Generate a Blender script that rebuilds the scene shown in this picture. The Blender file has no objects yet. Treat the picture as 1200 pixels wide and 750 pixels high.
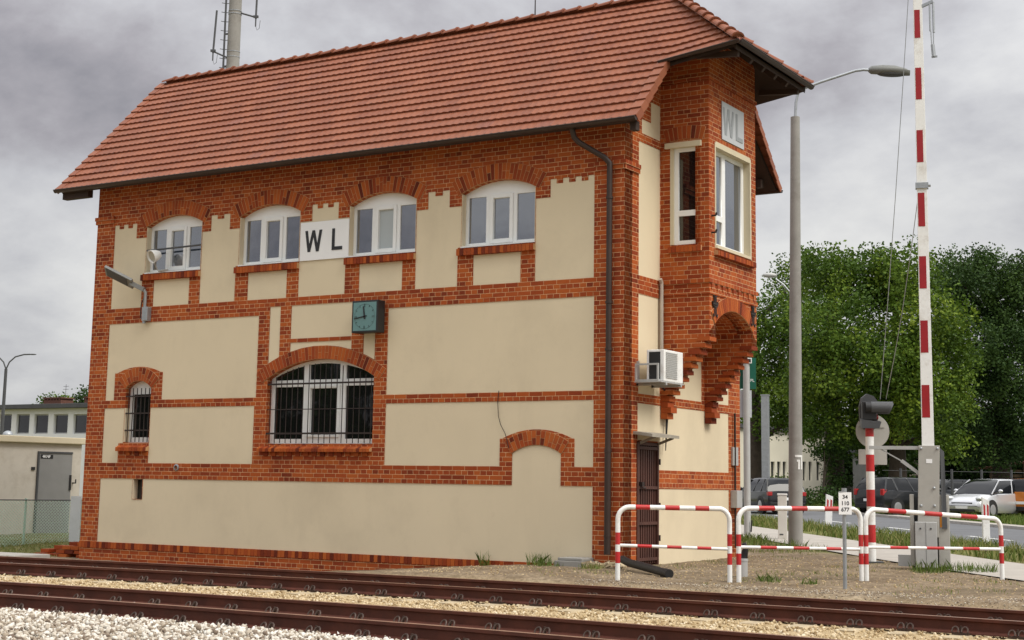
import bpy, bmesh, math, random
import numpy as np
from mathutils import Vector, Matrix

random.seed(7)
RNG = np.random.default_rng(7)
scene = bpy.context.scene
COL = scene.collection

# ------------------------------------------------------------------ camera
CAM = np.array([11.514, -22.348, 1.312])
YAW, PITCH, ROLL, FPX, CX, CY = -0.557080068, -0.145755593, 0.0167808407, 1752.46377, 589.929741, 310.916746


def _rot(axis, t):
    return np.array(Matrix.Rotation(t, 3, axis))


_cy, _sy = math.cos(YAW), math.sin(YAW)
RC = _rot('Z', ROLL) @ _rot('X', PITCH) @ np.array([[_cy, -_sy, 0], [0, 0, -1], [_sy, _cy, 0]])   # rows: right, down, forward
cam_d = bpy.data.cameras.new('camera')
cam = bpy.data.objects.new('camera', cam_d)
COL.objects.link(cam)
M = Matrix.Identity(4)
for i in range(3):
    M[i][0] = RC[0][i]
    M[i][1] = -RC[1][i]
    M[i][2] = -RC[2][i]
    M[i][3] = CAM[i]
cam.matrix_world = M
cam_d.sensor_width = 36
cam_d.lens = FPX * 36 / 1200
cam_d.shift_x = (600 - CX) / 1200
cam_d.shift_y = -(375 - CY) / 1200
cam_d.clip_start = 0.1
cam_d.clip_end = 6000
scene.camera = cam

# ------------------------------------------------------------------ world, sun, exposure
SUN_EL, SUN_AZ = math.radians(48), math.radians(96)     # azimuth measured clockwise from +Y
w = bpy.data.worlds.new("World")
scene.world = w
w.use_nodes = True
nt = w.node_tree
N, L = nt.nodes, nt.links
N.clear()
out = N.new('ShaderNodeOutputWorld')
bg = N.new('ShaderNodeBackground')
bg.inputs['Strength'].default_value = 0.1
L.new(bg.outputs[0], out.inputs['Surface'])
sky = N.new('ShaderNodeTexSky')
sky.sky_type = 'NISHITA'
sky.sun_disc = False
sky.sun_elevation = SUN_EL
sky.sun_rotation = SUN_AZ
tc = N.new('ShaderNodeTexCoord')
sep = N.new('ShaderNodeSeparateXYZ')
L.new(tc.outputs['Generated'], sep.inputs[0])


def wmath(op, a, b=None, c=None):
    n = N.new('ShaderNodeMath')
    n.operation = op
    for i, x in enumerate((a, b, c)):
        if x is None:
            continue
        if isinstance(x, (int, float)):
            n.inputs[i].default_value = x
        else:
            L.new(x, n.inputs[i])
    return n.outputs[0]


zc = wmath('MAXIMUM', sep.outputs['Z'], 0.0)
den = wmath('ADD', zc, 0.42)
comb = N.new('ShaderNodeCombineXYZ')
L.new(wmath('DIVIDE', sep.outputs['X'], den), comb.inputs[0])
L.new(wmath('DIVIDE', sep.outputs['Y'], den), comb.inputs[1])
comb.inputs[2].default_value = 31.1
n1 = N.new('ShaderNodeTexNoise')
n1.inputs['Scale'].default_value = 1.7
n1.inputs['Detail'].default_value = 9
n1.inputs['Roughness'].default_value = 0.57
n1.inputs['Distortion'].default_value = 0.15
L.new(comb.outputs[0], n1.inputs['Vector'])
cr = N.new('ShaderNodeValToRGB')
e = cr.color_ramp.elements
e[0].position = 0.25
e[0].color = (0.22, 0.222, 0.26, 1)
e[1].position = 0.58
e[1].color = (0.98, 0.98, 0.97, 1)
for p, c in ((0.36, (0.46, 0.445, 0.48, 1)), (0.445, (0.68, 0.683, 0.715, 1)), (0.505, (0.82, 0.823, 0.84, 1))):
    q = e.new(p)
    q.color = c
L.new(n1.outputs['Fac'], cr.inputs[0])
grad = wmath('ADD', wmath('MULTIPLY_ADD', zc, 3.5, 6.6), wmath('MULTIPLY', wmath('POWER', zc, 2.0), 15.0))     # an overcast sky is brighter towards the zenith
vm = N.new('ShaderNodeVectorMath')
vm.operation = 'SCALE'
L.new(cr.outputs[0], vm.inputs[0])
L.new(grad, vm.inputs['Scale'])
mix = N.new('ShaderNodeMix')
mix.data_type = 'RGBA'
mix.inputs[0].default_value = 0.97
L.new(sky.outputs[0], mix.inputs[6])
L.new(vm.outputs[0], mix.inputs[7])
L.new(mix.outputs[2], bg.inputs['Color'])

sd = bpy.data.lights.new('sun', 'SUN')
sd.energy = 2.6
sd.angle = math.radians(28)
sd.color = (1.0, 0.95, 0.86)
sun = bpy.data.objects.new('sun', sd)
COL.objects.link(sun)
sdir = Vector((math.sin(SUN_AZ) * math.cos(SUN_EL), math.cos(SUN_AZ) * math.cos(SUN_EL), math.sin(SUN_EL)))
sun.rotation_euler = sdir.to_track_quat('Z', 'Y').to_euler()
sun.location = (20, -20, 40)

scene.view_settings.view_transform = 'Standard'
scene.view_settings.look = 'None'
scene.view_settings.exposure = 0.08
scene.view_settings.gamma = 1
scene.view_settings.use_curve_mapping = False


# ------------------------------------------------------------------ materials
def nodes(name):
    m = bpy.data.materials.new(name)
    m.use_nodes = True
    t = m.node_tree
    b = t.nodes['Principled BSDF']
    return m, t.nodes, t.links, b


def nmix(N, L, fac, a, b, blend='MIX'):
    n = N.new('ShaderNodeMix')
    n.data_type = 'RGBA'
    n.blend_type = blend
    for i, x in ((0, fac), (6, a), (7, b)):
        if isinstance(x, (int, float)):
            n.inputs[i].default_value = x
        elif isinstance(x, tuple):
            n.inputs[i].default_value = (*x, 1)
        else:
            L.new(x, n.inputs[i])
    return n.outputs[2]


def noise(N, L, vec, scale, detail=4, rough=0.55):
    n = N.new('ShaderNodeTexNoise')
    n.inputs['Scale'].default_value = scale
    n.inputs['Detail'].default_value = detail
    n.inputs['Roughness'].default_value = rough
    L.new(vec, n.inputs['Vector'])
    return n.outputs['Fac']


def ramp(N, L, fac, stops):
    n = N.new('ShaderNodeValToRGB')
    e = n.color_ramp.elements
    while len(e) < len(stops):
        e.new(0.5)
    for i, (p, c) in enumerate(stops):
        e[i].position = p
        e[i].color = (*c, 1) if isinstance(c, tuple) else (c, c, c, 1)
    L.new(fac, n.inputs[0])
    return n.outputs[0]


def bump(N, L, b, h, strength=0.3, dist=0.01):
    n = N.new('ShaderNodeBump')
    n.inputs['Strength'].default_value = strength
    n.inputs['Distance'].default_value = dist
    L.new(h, n.inputs['Height'])
    L.new(n.outputs[0], b.inputs['Normal'])


def simple(name, c, rough=0.6, metal=0.0, var=0.25, scale=3.0, fine=40.0, bmp=0.15, dirt=None, dirt_amt=0.0, spec=None):
    """a surface with colour variation at two sizes, a little relief and optional dirt patches"""
    m, N, L, b = nodes(name)
    tc = N.new('ShaderNodeTexCoord').outputs['Object']
    a = noise(N, L, tc, scale, 5)
    f = noise(N, L, tc, fine, 3)
    lo = tuple(x * (1 - var) for x in c)
    hi = tuple(min(1, x * (1 + var)) for x in c)
    col = nmix(N, L, ramp(N, L, a, [(0.3, 0.0), (0.7, 1.0)]), lo, hi)
    col = nmix(N, L, 0.35, col, nmix(N, L, f, lo, hi))
    if dirt:
        d = noise(N, L, tc, scale * 0.6, 8, 0.7)
        k = ramp(N, L, d, [(0.5, 0.0), (0.72, dirt_amt)])
        col = nmix(N, L, k, col, dirt)
    L.new(col, b.inputs['Base Color'])
    b.inputs['Roughness'].default_value = rough
    b.inputs['Metallic'].default_value = metal
    if spec is not None:
        b.inputs['Specular IOR Level'].default_value = spec
    if bmp:
        bump(N, L, b, f, bmp, 0.004)
    return m


BRICK_STOPS = [(0.0, (0.11, 0.016, 0.006)), (0.22, (0.25, 0.041, 0.010)), (0.5, (0.35, 0.068, 0.014)), (0.8, (0.43, 0.105, 0.020)), (1.0, (0.30, 0.058, 0.014))]
MORTAR = (0.68, 0.43, 0.23)


def brick_wall_mat(name):
    m, N, L, b = nodes(name)
    tc = N.new('ShaderNodeTexCoord').outputs['Object']
    s = N.new('ShaderNodeSeparateXYZ')
    L.new(tc, s.inputs[0])
    g = N.new('ShaderNodeNewGeometry')
    gs = N.new('ShaderNodeSeparateXYZ')
    L.new(g.outputs['True Normal'], gs.inputs[0])

    def mt(op, a, bb=None, cc=None):
        n = N.new('ShaderNodeMath')
        n.operation = op
        for i, x in enumerate((a, bb, cc)):
            if x is None:
                continue
            if isinstance(x, (int, float)):
                n.inputs[i].default_value = x
            else:
                L.new(x, n.inputs[i])
        return n.outputs[0]
    k = mt('GREATER_THAN', mt('ABSOLUTE', gs.outputs[0]), 0.6)
    kz = mt('GREATER_THAN', mt('ABSOLUTE', gs.outputs[2]), 0.7)
    u = mt('ADD', mt('MULTIPLY', s.outputs[1], k), mt('MULTIPLY', s.outputs[0], mt('SUBTRACT', 1.0, k)))
    v = mt('ADD', mt('MULTIPLY', s.outputs[1], kz), mt('MULTIPLY', s.outputs[2], mt('SUBTRACT', 1.0, kz)))
    wob = noise(N, L, tc, 2.2, 3)
    wob2 = noise(N, L, tc, 9.0, 2)
    v = mt('ADD', v, mt('MULTIPLY', mt('SUBTRACT', wob, 0.5), 0.012))
    u = mt('ADD', u, mt('MULTIPLY', mt('SUBTRACT', wob2, 0.5), 0.02))
    cb = N.new('ShaderNodeCombineXYZ')
    L.new(u, cb.inputs[0])
    L.new(mt('ADD', v, 20.0 * 0.0805 - 1.31 + 8.05), cb.inputs[1])
    br = N.new('ShaderNodeTexBrick')
    br.offset = 0.5
    br.squash = 0.5
    br.squash_frequency = 2
    br.inputs['Scale'].default_value = 1.0
    br.inputs['Mortar Size'].default_value = 0.0048
    br.inputs['Mortar Smooth'].default_value = 0.35
    br.inputs['Brick Width'].default_value = 0.262
    br.inputs['Row Height'].default_value = 0.0805
    br.inputs['Color1'].default_value = (0, 0, 0, 1)
    br.inputs['Color2'].default_value = (1, 1, 1, 1)
    br.inputs['Mortar'].default_value = (0.5, 0.5, 0.5, 1)
    L.new(cb.outputs[0], br.inputs['Vector'])
    big = noise(N, L, tc, 0.9, 5)
    fine = noise(N, L, tc, 55, 4, 0.65)
    f = mt('ADD', mt('MULTIPLY_ADD', br.outputs['Color'], 0.56, 0.15), mt('MULTIPLY', mt('SUBTRACT', big, 0.5), 0.6))
    f = mt('ADD', f, mt('MULTIPLY', mt('SUBTRACT', fine, 0.5), 0.28))
    col = ramp(N, L, f, BRICK_STOPS)
    stain = ramp(N, L, noise(N, L, tc, 1.7, 8, 0.7), [(0.58, 0.0), (0.80, 0.35)])
    col = nmix(N, L, stain, col, (0.14, 0.035, 0.015))
    mcol = nmix(N, L, ramp(N, L, noise(N, L, tc, 6, 5), [(0.3, 0.25), (0.55, 1.0)]), (0.30, 0.15, 0.07), MORTAR)
    mcol = nmix(N, L, ramp(N, L, noise(N, L, tc, 3.1, 4), [(0.5, 0.0), (0.75, 0.6)]), mcol, (0.36, 0.13, 0.05))
    col = nmix(N, L, br.outputs['Fac'], col, mcol)
    L.new(col, b.inputs['Base Color'])
    b.inputs['Roughness'].default_value = 0.82
    b.inputs['Specular IOR Level'].default_value = 0.25
    h = mt('ADD', mt('MULTIPLY', mt('SUBTRACT', 1.0, br.outputs['Fac']), 1.0), mt('MULTIPLY', fine, 0.5))
    bump(N, L, b, h, 0.55, 0.008)
    return m


def attr_mat(name, stops, rough=0.8, bmp=0.3, fine=50, attr='rnd', namt=0.25, dirt=None, spec=0.25):
    """single bricks / tiles / stones: colour picked per piece from the face attribute"""
    m, N, L, b = nodes(name)
    tc = N.new('ShaderNodeTexCoord').outputs['Object']
    a = N.new('ShaderNodeAttribute')
    a.attribute_name = attr
    f = noise(N, L, tc, fine, 4, 0.65)
    mm = N.new('ShaderNodeMath')
    mm.operation = 'MULTIPLY_ADD'
    L.new(f, mm.inputs[0])
    mm.inputs[1].default_value = namt
    L.new(a.outputs['Fac'], mm.inputs[2])
    m2 = N.new('ShaderNodeMath')
    m2.operation = 'SUBTRACT'
    L.new(mm.outputs[0], m2.inputs[0])
    m2.inputs[1].default_value = namt * 0.5
    col = ramp(N, L, m2.outputs[0], stops)
    if dirt:
        k = ramp(N, L, noise(N, L, tc, 1.3, 7, 0.7), [(0.5, 0.0), (0.75, 0.55)])
        col = nmix(N, L, k, col, dirt)
    L.new(col, b.inputs['Base Color'])
    b.inputs['Roughness'].default_value = rough
    b.inputs['Specular IOR Level'].default_value = spec
    bump(N, L, b, f, bmp, 0.004)
    return m


def glass_mat(name, c=(0.012, 0.014, 0.017), ior=2.3, rough=0.03):
    m, N, L, b = nodes(name)
    b.inputs['Base Color'].default_value = (*c, 1)
    b.inputs['Roughness'].default_value = rough
    b.inputs['IOR'].default_value = ior
    tc = N.new('ShaderNodeTexCoord').outputs['Object']
    bump(N, L, b, noise(N, L, tc, 1.6, 2), 0.16, 0.02)
    return m


MT = {}
MT['brick'] = brick_wall_mat('brickwork')
MT['brickunit'] = attr_mat('single_bricks', BRICK_STOPS, 0.82, 0.4, 45, dirt=(0.15, 0.04, 0.02))
MT['mortar'] = simple('mortar', (0.50, 0.28, 0.13), 0.9, var=0.25)


def plaster_mat():
    m = simple('cream_plaster', (0.68, 0.583, 0.415), 0.88, var=0.05, scale=0.7, fine=90, bmp=0.22, dirt=(0.52, 0.44, 0.31), dirt_amt=0.45, spec=0.2)
    N, L = m.node_tree.nodes, m.node_tree.links
    b = N['Principled BSDF']
    tc = [n for n in N if n.bl_idname == 'ShaderNodeTexCoord'][0].outputs['Object']
    mp = N.new('ShaderNodeMapping')
    mp.inputs['Scale'].default_value = (1.4, 1.4, 0.30)
    L.new(tc, mp.inputs['Vector'])
    src = b.inputs['Base Color'].links[0].from_socket
    k = ramp(N, L, noise(N, L, mp.outputs[0], 1.0, 6, 0.6), [(0.55, 0.0), (0.85, 0.28)])
    col = nmix(N, L, k, src, (0.50, 0.42, 0.30))
    k2 = ramp(N, L, noise(N, L, tc, 2.2, 9, 0.75), [(0.60, 0.0), (0.70, 0.25)])
    col = nmix(N, L, k2, col, (0.56, 0.47, 0.33))
    L.new(col, b.inputs['Base Color'])
    return m


MT['plaster'] = plaster_mat()
MT['cream'] = simple('cream_trim', (0.60, 0.53, 0.38), 0.75, var=0.06, bmp=0.1)
MT['pvc'] = simple('white_window_plastic', (0.80, 0.81, 0.80), 0.35, var=0.03, bmp=0.0)
MT['glass'] = glass_mat('window_glass', (0.028, 0.042, 0.066), 3.5)
MT['glass_dark'] = glass_mat('dark_window_glass', (0.008, 0.008, 0.009), 1.75)
MT['glass_blind'] = glass_mat('window_glass_with_pale_blind', (0.42, 0.46, 0.47), 1.6)
MT['iron'] = simple('dark_iron', (0.030, 0.020, 0.017), 0.55, 0.3, var=0.4)
MT['rustdoor'] = simple('brown_painted_steel', (0.075, 0.027, 0.018), 0.6, 0.1, var=0.35, scale=2)
MT['tile'] = attr_mat('roof_tiles', [(0.0, (0.215, 0.066, 0.032)), (0.5, (0.25, 0.081, 0.039)), (0.93, (0.275, 0.092, 0.045)), (1.0, (0.22, 0.077, 0.048))], 0.62, 0.10, 60, namt=0.10, dirt=(0.16, 0.062, 0.037), spec=0.3)
MT['darkwood'] = simple('dark_roof_timber', (0.035, 0.018, 0.012), 0.8, var=0.3)
MT['gutter'] = simple('brown_gutter_metal', (0.045, 0.028, 0.022), 0.45, 0.3, var=0.2)
MT['rail'] = simple('rusty_rail_steel', (0.080, 0.020, 0.010), 0.75, 0.15, var=0.35, scale=6, fine=60, bmp=0.3)
MT['railtop'] = simple('worn_rail_head', (0.30, 0.17, 0.11), 0.45, 0.5, var=0.3, scale=6)
MT['sleeper'] = simple('weathered_concrete_sleeper', (0.42, 0.34, 0.22), 0.9, var=0.25, scale=5, dirt=(0.25, 0.17, 0.09), dirt_amt=0.6)
MT['clip'] = simple('rusty_clip', (0.060, 0.036, 0.027), 0.5, 0.4, var=0.4, scale=20)
MT['stone'] = attr_mat('ballast_stone', [(0.0, (0.14, 0.10, 0.075)), (0.3, (0.34, 0.28, 0.21)), (0.55, (0.55, 0.50, 0.42)), (0.8, (0.66, 0.625, 0.56)), (1.0, (0.78, 0.755, 0.70))], 0.9, 0.4, 40)
MT['gravel'] = attr_mat('sandy_gravel', [(0.0, (0.24, 0.16, 0.08)), (0.4, (0.45, 0.34, 0.19)), (0.75, (0.55, 0.44, 0.28)), (1.0, (0.66, 0.57, 0.42))], 0.9, 0.4, 40)
MT['white'] = simple('white_paint', (0.80, 0.80, 0.78), 0.45, var=0.05, scale=7, dirt=(0.40, 0.34, 0.27), dirt_amt=0.55)
MT['red'] = simple('red_paint', (0.46, 0.018, 0.020), 0.45, var=0.2, scale=6, dirt=(0.30, 0.08, 0.06), dirt_amt=0.6)
MT['darkred'] = simple('dark_red_reflective_sheet', (0.30, 0.008, 0.012), 0.4, var=0.15, scale=6)
MT['greypaint'] = simple('light_grey_paint', (0.42, 0.42, 0.41), 0.5, 0.1, var=0.08, scale=5, dirt=(0.28, 0.26, 0.24), dirt_amt=0.4)
MT['beigegrey'] = simple('beige_grey_paint', (0.40, 0.385, 0.35), 0.5, 0.1, var=0.07, scale=4, dirt=(0.28, 0.26, 0.23), dirt_amt=0.4)
MT['galv'] = simple('galvanised_steel', (0.36, 0.38, 0.40), 0.45, 0.6, var=0.15, scale=10)
MT['concrete'] = simple('pole_concrete', (0.27, 0.26, 0.24), 0.9, var=0.15, scale=2.5, fine=30, bmp=0.3, dirt=(0.15, 0.13, 0.11), dirt_amt=0.6)
MT['black'] = simple('black_plastic', (0.012, 0.012, 0.013), 0.5, var=0.2)
MT['darkgrey'] = simple('dark_grey_paint', (0.06, 0.062, 0.066), 0.5, var=0.15)
MT['signwhite'] = simple('white_sign_sheet', (0.82, 0.82, 0.82), 0.5, var=0.02)
MT['signgrey'] = simple('faded_grey_sign_sheet', (0.50, 0.52, 0.55), 0.5, var=0.03)
MT['fadedletter'] = simple('faded_letter_paint', (0.30, 0.32, 0.34), 0.5, var=0.05)
MT['ink'] = simple('black_letter_paint', (0.012, 0.012, 0.015), 0.5, var=0.1)
MT['teal'] = simple('teal_clock_dial', (0.12, 0.235, 0.235), 0.4, var=0.04)
MT['green'] = simple('green_sign_sheet', (0.0, 0.09, 0.055), 0.4, var=0.05)
MT['orange'] = simple('orange_sticker', (0.75, 0.28, 0.02), 0.5, var=0.1)
MT['lens'] = simple('red_signal_lens', (0.25, 0.01, 0.01), 0.2, var=0.1)
MT['asphalt'] = simple('asphalt', (0.115, 0.118, 0.125), 0.9, var=0.18, scale=0.8, fine=60, bmp=0.3)
MT['line'] = simple('road_paint', (0.72, 0.72, 0.70), 0.7, var=0.12, scale=6)
MT['paving'] = simple('concrete_paving', (0.36, 0.33, 0.29), 0.9, var=0.15, scale=2, fine=25, bmp=0.3)
MT['kerb'] = simple('kerb_concrete', (0.36, 0.34, 0.31), 0.9, var=0.2, scale=4)
MT['bark'] = simple('tree_bark', (0.060, 0.045, 0.032), 0.95, var=0.4, scale=4, fine=20, bmp=0.6)
MT['shed'] = simple('beige_shed_plaster', (0.57, 0.53, 0.46), 0.9, var=0.08, dirt=(0.35, 0.30, 0.23), dirt_amt=0.5)
MT['sheddoor'] = simple('grey_shed_door', (0.23, 0.23, 0.225), 0.6, var=0.1)
MT['pale'] = simple('pale_render', (0.74, 0.745, 0.75), 0.9, var=0.08, scale=0.5)
MT['palecream'] = simple('pale_cream_render', (0.66, 0.62, 0.50), 0.9, var=0.08, scale=0.5)
MT['greywall'] = simple('grey_render', (0.20, 0.20, 0.19), 0.9, var=0.15)
MT['roofdark'] = simple('dark_roof_edge', (0.07, 0.07, 0.075), 0.8, var=0.2)
MT['chimney'] = simple('dark_chimney_brick', (0.11, 0.045, 0.03), 0.9, var=0.4, scale=12)
MT['rubber'] = simple('tyre_rubber', (0.015, 0.015, 0.015), 0.8, var=0.2)
MT['leafbright'] = None
MT['ground'] = None


def leaf_mat(name, stops, trans=0.3):
    m, N, L, b = nodes(name)
    a = N.new('ShaderNodeAttribute')
    a.attribute_name = 'rnd'
    col = ramp(N, L, a.outputs['Fac'], stops)
    L.new(col, b.inputs['Base Color'])
    b.inputs['Roughness'].default_value = 0.6
    b.inputs['Specular IOR Level'].default_value = 0.22
    tr = N.new('ShaderNodeBsdfTranslucent')
    L.new(nmix(N, L, 0.5, col, (0.12, 0.2, 0.02)), tr.inputs['Color'])
    ms = N.new('ShaderNodeMixShader')
    ms.inputs[0].default_value = trans
    L.new(b.outputs[0], ms.inputs[1])
    L.new(tr.outputs[0], ms.inputs[2])
    L.new(ms.outputs[0], N['Material Output'].inputs['Surface'])
    return m


MT['leaf'] = leaf_mat('lime_tree_leaves', [(0.0, (0.024, 0.056, 0.006)), (0.5, (0.068, 0.128, 0.010)), (1.0, (0.165, 0.235, 0.022))], 0.14)
MT['leafbright'] = leaf_mat('bright_lime_tree_leaves', [(0.0, (0.028, 0.064, 0.006)), (0.5, (0.090, 0.155, 0.011)), (1.0, (0.21, 0.28, 0.025))], 0.16)
MT['leafdark'] = leaf_mat('dark_tree_leaves', [(0.0, (0.014, 0.036, 0.007)), (0.5, (0.030, 0.066, 0.011)), (1.0, (0.062, 0.112, 0.018))], 0.1)
MT['leaflight'] = leaf_mat('bright_shrub_leaves', [(0.0, (0.09, 0.17, 0.02)), (1.0, (0.20, 0.30, 0.05))])
MT['grass'] = leaf_mat('grass_blades', [(0.0, (0.07, 0.13, 0.02)), (0.55, (0.15, 0.19, 0.045)), (1.0, (0.36, 0.31, 0.13))], 0.2)


# ------------------------------------------------------------------ mesh helpers
class MB:
    """collects shapes, then links them as ONE mesh object"""
    def __init__(s):
        s.v, s.f, s.r, s.m = [], [], [], []

    def add(s, verts, faces, rnd=None, mi=0):
        o = len(s.v)
        s.v += [tuple(p) for p in verts]
        for f in faces:
            s.f.append(tuple(i + o for i in f))
            s.r.append(random.random() if rnd is None else rnd)
            s.m.append(mi)
        return s

    def hexa(s, p, rnd=None, mi=0):
        r = random.random() if rnd is None else rnd
        return s.add(p, [(0, 3, 2, 1), (4, 5, 6, 7), (0, 1, 5, 4), (1, 2, 6, 5), (2, 3, 7, 6), (3, 0, 4, 7)], r, mi)

    def box(s, x0, x1, y0, y1, z0, z1, rnd=None, mi=0):
        return s.hexa([(x0, y0, z0), (x1, y0, z0), (x1, y1, z0), (x0, y1, z0), (x0, y0, z1), (x1, y0, z1), (x1, y1, z1), (x0, y1, z1)], rnd, mi)

    def bar(s, a, b, wdt, hgt=None, up=(0, 0, 1), mi=0, rnd=None):
        a, b = Vector(a), Vector(b)
        hgt = hgt or wdt
        d = (b - a).normalized()
        upv = Vector(up)
        if abs(d.dot(upv)) > 0.95:
            upv = Vector((1, 0, 0))
        sx = d.cross(upv).normalized() * wdt / 2
        sz = sx.cross(d).normalized() * hgt / 2
        return s.hexa([a - sx - sz, a + sx - sz, b + sx - sz, b - sx - sz, a - sx + sz, a + sx + sz, b + sx + sz, b - sx + sz], rnd, mi)

    def tube(s, pts, rad, n=10, mi=0, cap=True, rnd=None):
        pts = [Vector(p) for p in pts]
        if not isinstance(rad, (list, tuple)):
            rad = [rad] * len(pts)
        ups = Vector((0, 0, 1))
        t0 = (pts[1] - pts[0]).normalized()
        if abs(t0.dot(ups)) > 0.9:
            ups = Vector((1, 0, 0))
        rings = []
        nx = t0.cross(ups).normalized()
        for i, p in enumerate(pts):
            if i == 0:
                t = t0
            elif i == len(pts) - 1:
                t = (pts[i] - pts[i - 1]).normalized()
            else:
                t = ((pts[i + 1] - p).normalized() + (p - pts[i - 1]).normalized()).normalized()
            nx = (nx - t * nx.dot(t)).normalized()
            ny = t.cross(nx)
            rings.append([p + (nx * math.cos(a) + ny * math.sin(a)) * rad[i] for a in [2 * math.pi * k / n for k in range(n)]])
        v = [q for r in rings for q in r]
        f = []
        for i in range(len(pts) - 1):
            for k in range(n):
                f.append((i * n + k, i * n + (k + 1) % n, (i + 1) * n + (k + 1) % n, (i + 1) * n + k))
        if cap:
            f.append(tuple(range(n - 1, -1, -1)))
            f.append(tuple((len(pts) - 1) * n + k for k in range(n)))
        return s.add(v, f, rnd, mi)

    def lathe(s, prof, c=(0, 0, 0), n=24, axis='Z', mi=0, rnd=None):
        v, f = [], []
        for r, h in prof:
            for k in range(n):
                a = 2 * math.pi * k / n
                if axis == 'Z':
                    p = (r * math.cos(a), r * math.sin(a), h)
                elif axis == 'Y':
                    p = (r * math.cos(a), h, r * math.sin(a))
                else:
                    p = (h, r * math.cos(a), r * math.sin(a))
                v.append((p[0] + c[0], p[1] + c[1], p[2] + c[2]))
        for i in range(len(prof) - 1):
            for k in range(n):
                f.append((i * n + k, i * n + (k + 1) % n, (i + 1) * n + (k + 1) % n, (i + 1) * n + k))
        f.append(tuple(range(n - 1, -1, -1)))
        f.append(tuple((len(prof) - 1) * n + k for k in range(n)))
        return s.add(v, f, rnd, mi)

    def prism(s, poly, f0, f1, mi=0, rnd=None):
        """polygon (2-D points) swept between two maps 2-D -> 3-D"""
        n = len(poly)
        v = [f0(*p) for p in poly] + [f1(*p) for p in poly]
        f = [tuple(range(n - 1, -1, -1)), tuple(range(n, 2 * n))] + [(k, (k + 1) % n, n + (k + 1) % n, n + k) for k in range(n)]
        return s.add(v, f, rnd, mi)

    def ell(s, c, r, n=12, mi=0, rnd=None):
        prof = [(max(1e-4, math.sin(math.pi * i / n)), -math.cos(math.pi * i / n)) for i in range(n + 1)]
        v, f = [], []
        m_ = 16
        for a_, h in prof:
            for k in range(m_):
                t = 2 * math.pi * k / m_
                v.append((c[0] + r[0] * a_ * math.cos(t), c[1] + r[1] * a_ * math.sin(t), c[2] + r[2] * h))
        for i in range(n):
            for k in range(m_):
                f.append((i * m_ + k, i * m_ + (k + 1) % m_, (i + 1) * m_ + (k + 1) % m_, (i + 1) * m_ + k))
        return s.add(v, f, rnd, mi)

    def build(s, name, mats, parent=None, org=(0, 0, 0), smooth=False, recalc=True, bevel=0):
        me = bpy.data.meshes.new(name)
        me.from_pydata([(p[0] - org[0], p[1] - org[1], p[2] - org[2]) for p in s.v], [], s.f)
        for m in (mats if isinstance(mats, (list, tuple)) else [mats]):
            me.materials.append(MT[m] if isinstance(m, str) else m)
        at = me.attributes.new('rnd', 'FLOAT', 'FACE')
        at.data.foreach_set('value', s.r)
        me.polygons.foreach_set('material_index', s.m)
        if recalc or bevel:
            bm = bmesh.new()
            bm.from_mesh(me)
            bmesh.ops.recalc_face_normals(bm, faces=bm.faces)
            if bevel:
                ed = [e for e in bm.edges if len(e.link_faces) == 2 and e.calc_face_angle(0) > 0.5]
                bmesh.ops.bevel(bm, geom=ed, offset=bevel, segments=2, affect='EDGES', profile=0.6)
            bm.to_mesh(me)
            bm.free()
        if smooth:
            me.polygons.foreach_set('use_smooth', [True] * len(me.polygons))
            try:
                me.set_sharp_from_angle(angle=math.radians(40))
            except Exception:
                pass
        me.update()
        return link(name, me, parent)


def link(name, me, parent=None):
    o = bpy.data.objects.new(name, me)
    COL.objects.link(o)
    if parent is not None:
        o.parent = parent
    return o


def tag(o, label, cat, group=None, kind=None):
    if label:
        o['label'] = label
    if cat:
        o['category'] = cat
    if group:
        o['group'] = group
    if kind:
        o['kind'] = kind
    return o


def thing(name, loc, label, cat, rz=0.0, group=None):
    o = bpy.data.objects.new(name, None)
    o.empty_display_size = 0.2
    COL.objects.link(o)
    o.location = loc
    o.rotation_euler = (0, 0, rz)
    return tag(o, label, cat, group)


def copy_tree(o, parent=None):
    c = o.copy()
    COL.objects.link(c)
    c.parent = parent
    for ch in [x for x in scene.objects if x.parent == o]:
        copy_tree(ch, c)
    return c


def fast_mesh(name, verts, faces, mat, rnd=None, parent=None, smooth=False):
    """numpy arrays -> mesh; faces (n,k)"""
    me = bpy.data.meshes.new(name)
    nv, (nf, k) = len(verts), faces.shape
    me.vertices.add(nv)
    me.vertices.foreach_set('co', np.ascontiguousarray(verts, dtype=np.float32).ravel())
    me.loops.add(nf * k)
    me.loops.foreach_set('vertex_index', np.ascontiguousarray(faces, dtype=np.int32).ravel())
    me.polygons.add(nf)
    me.polygons.foreach_set('loop_start', np.arange(0, nf * k, k, dtype=np.int32))
    me.materials.append(MT[mat] if isinstance(mat, str) else mat)
    me.update(calc_edges=True)
    if rnd is not None:
        at = me.attributes.new('rnd', 'FLOAT', 'FACE')
        at.data.foreach_set('value', np.asarray(rnd, dtype=np.float32))
    if smooth:
        me.polygons.foreach_set('use_smooth', [True] * nf)
    return link(name, me, parent)


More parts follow.
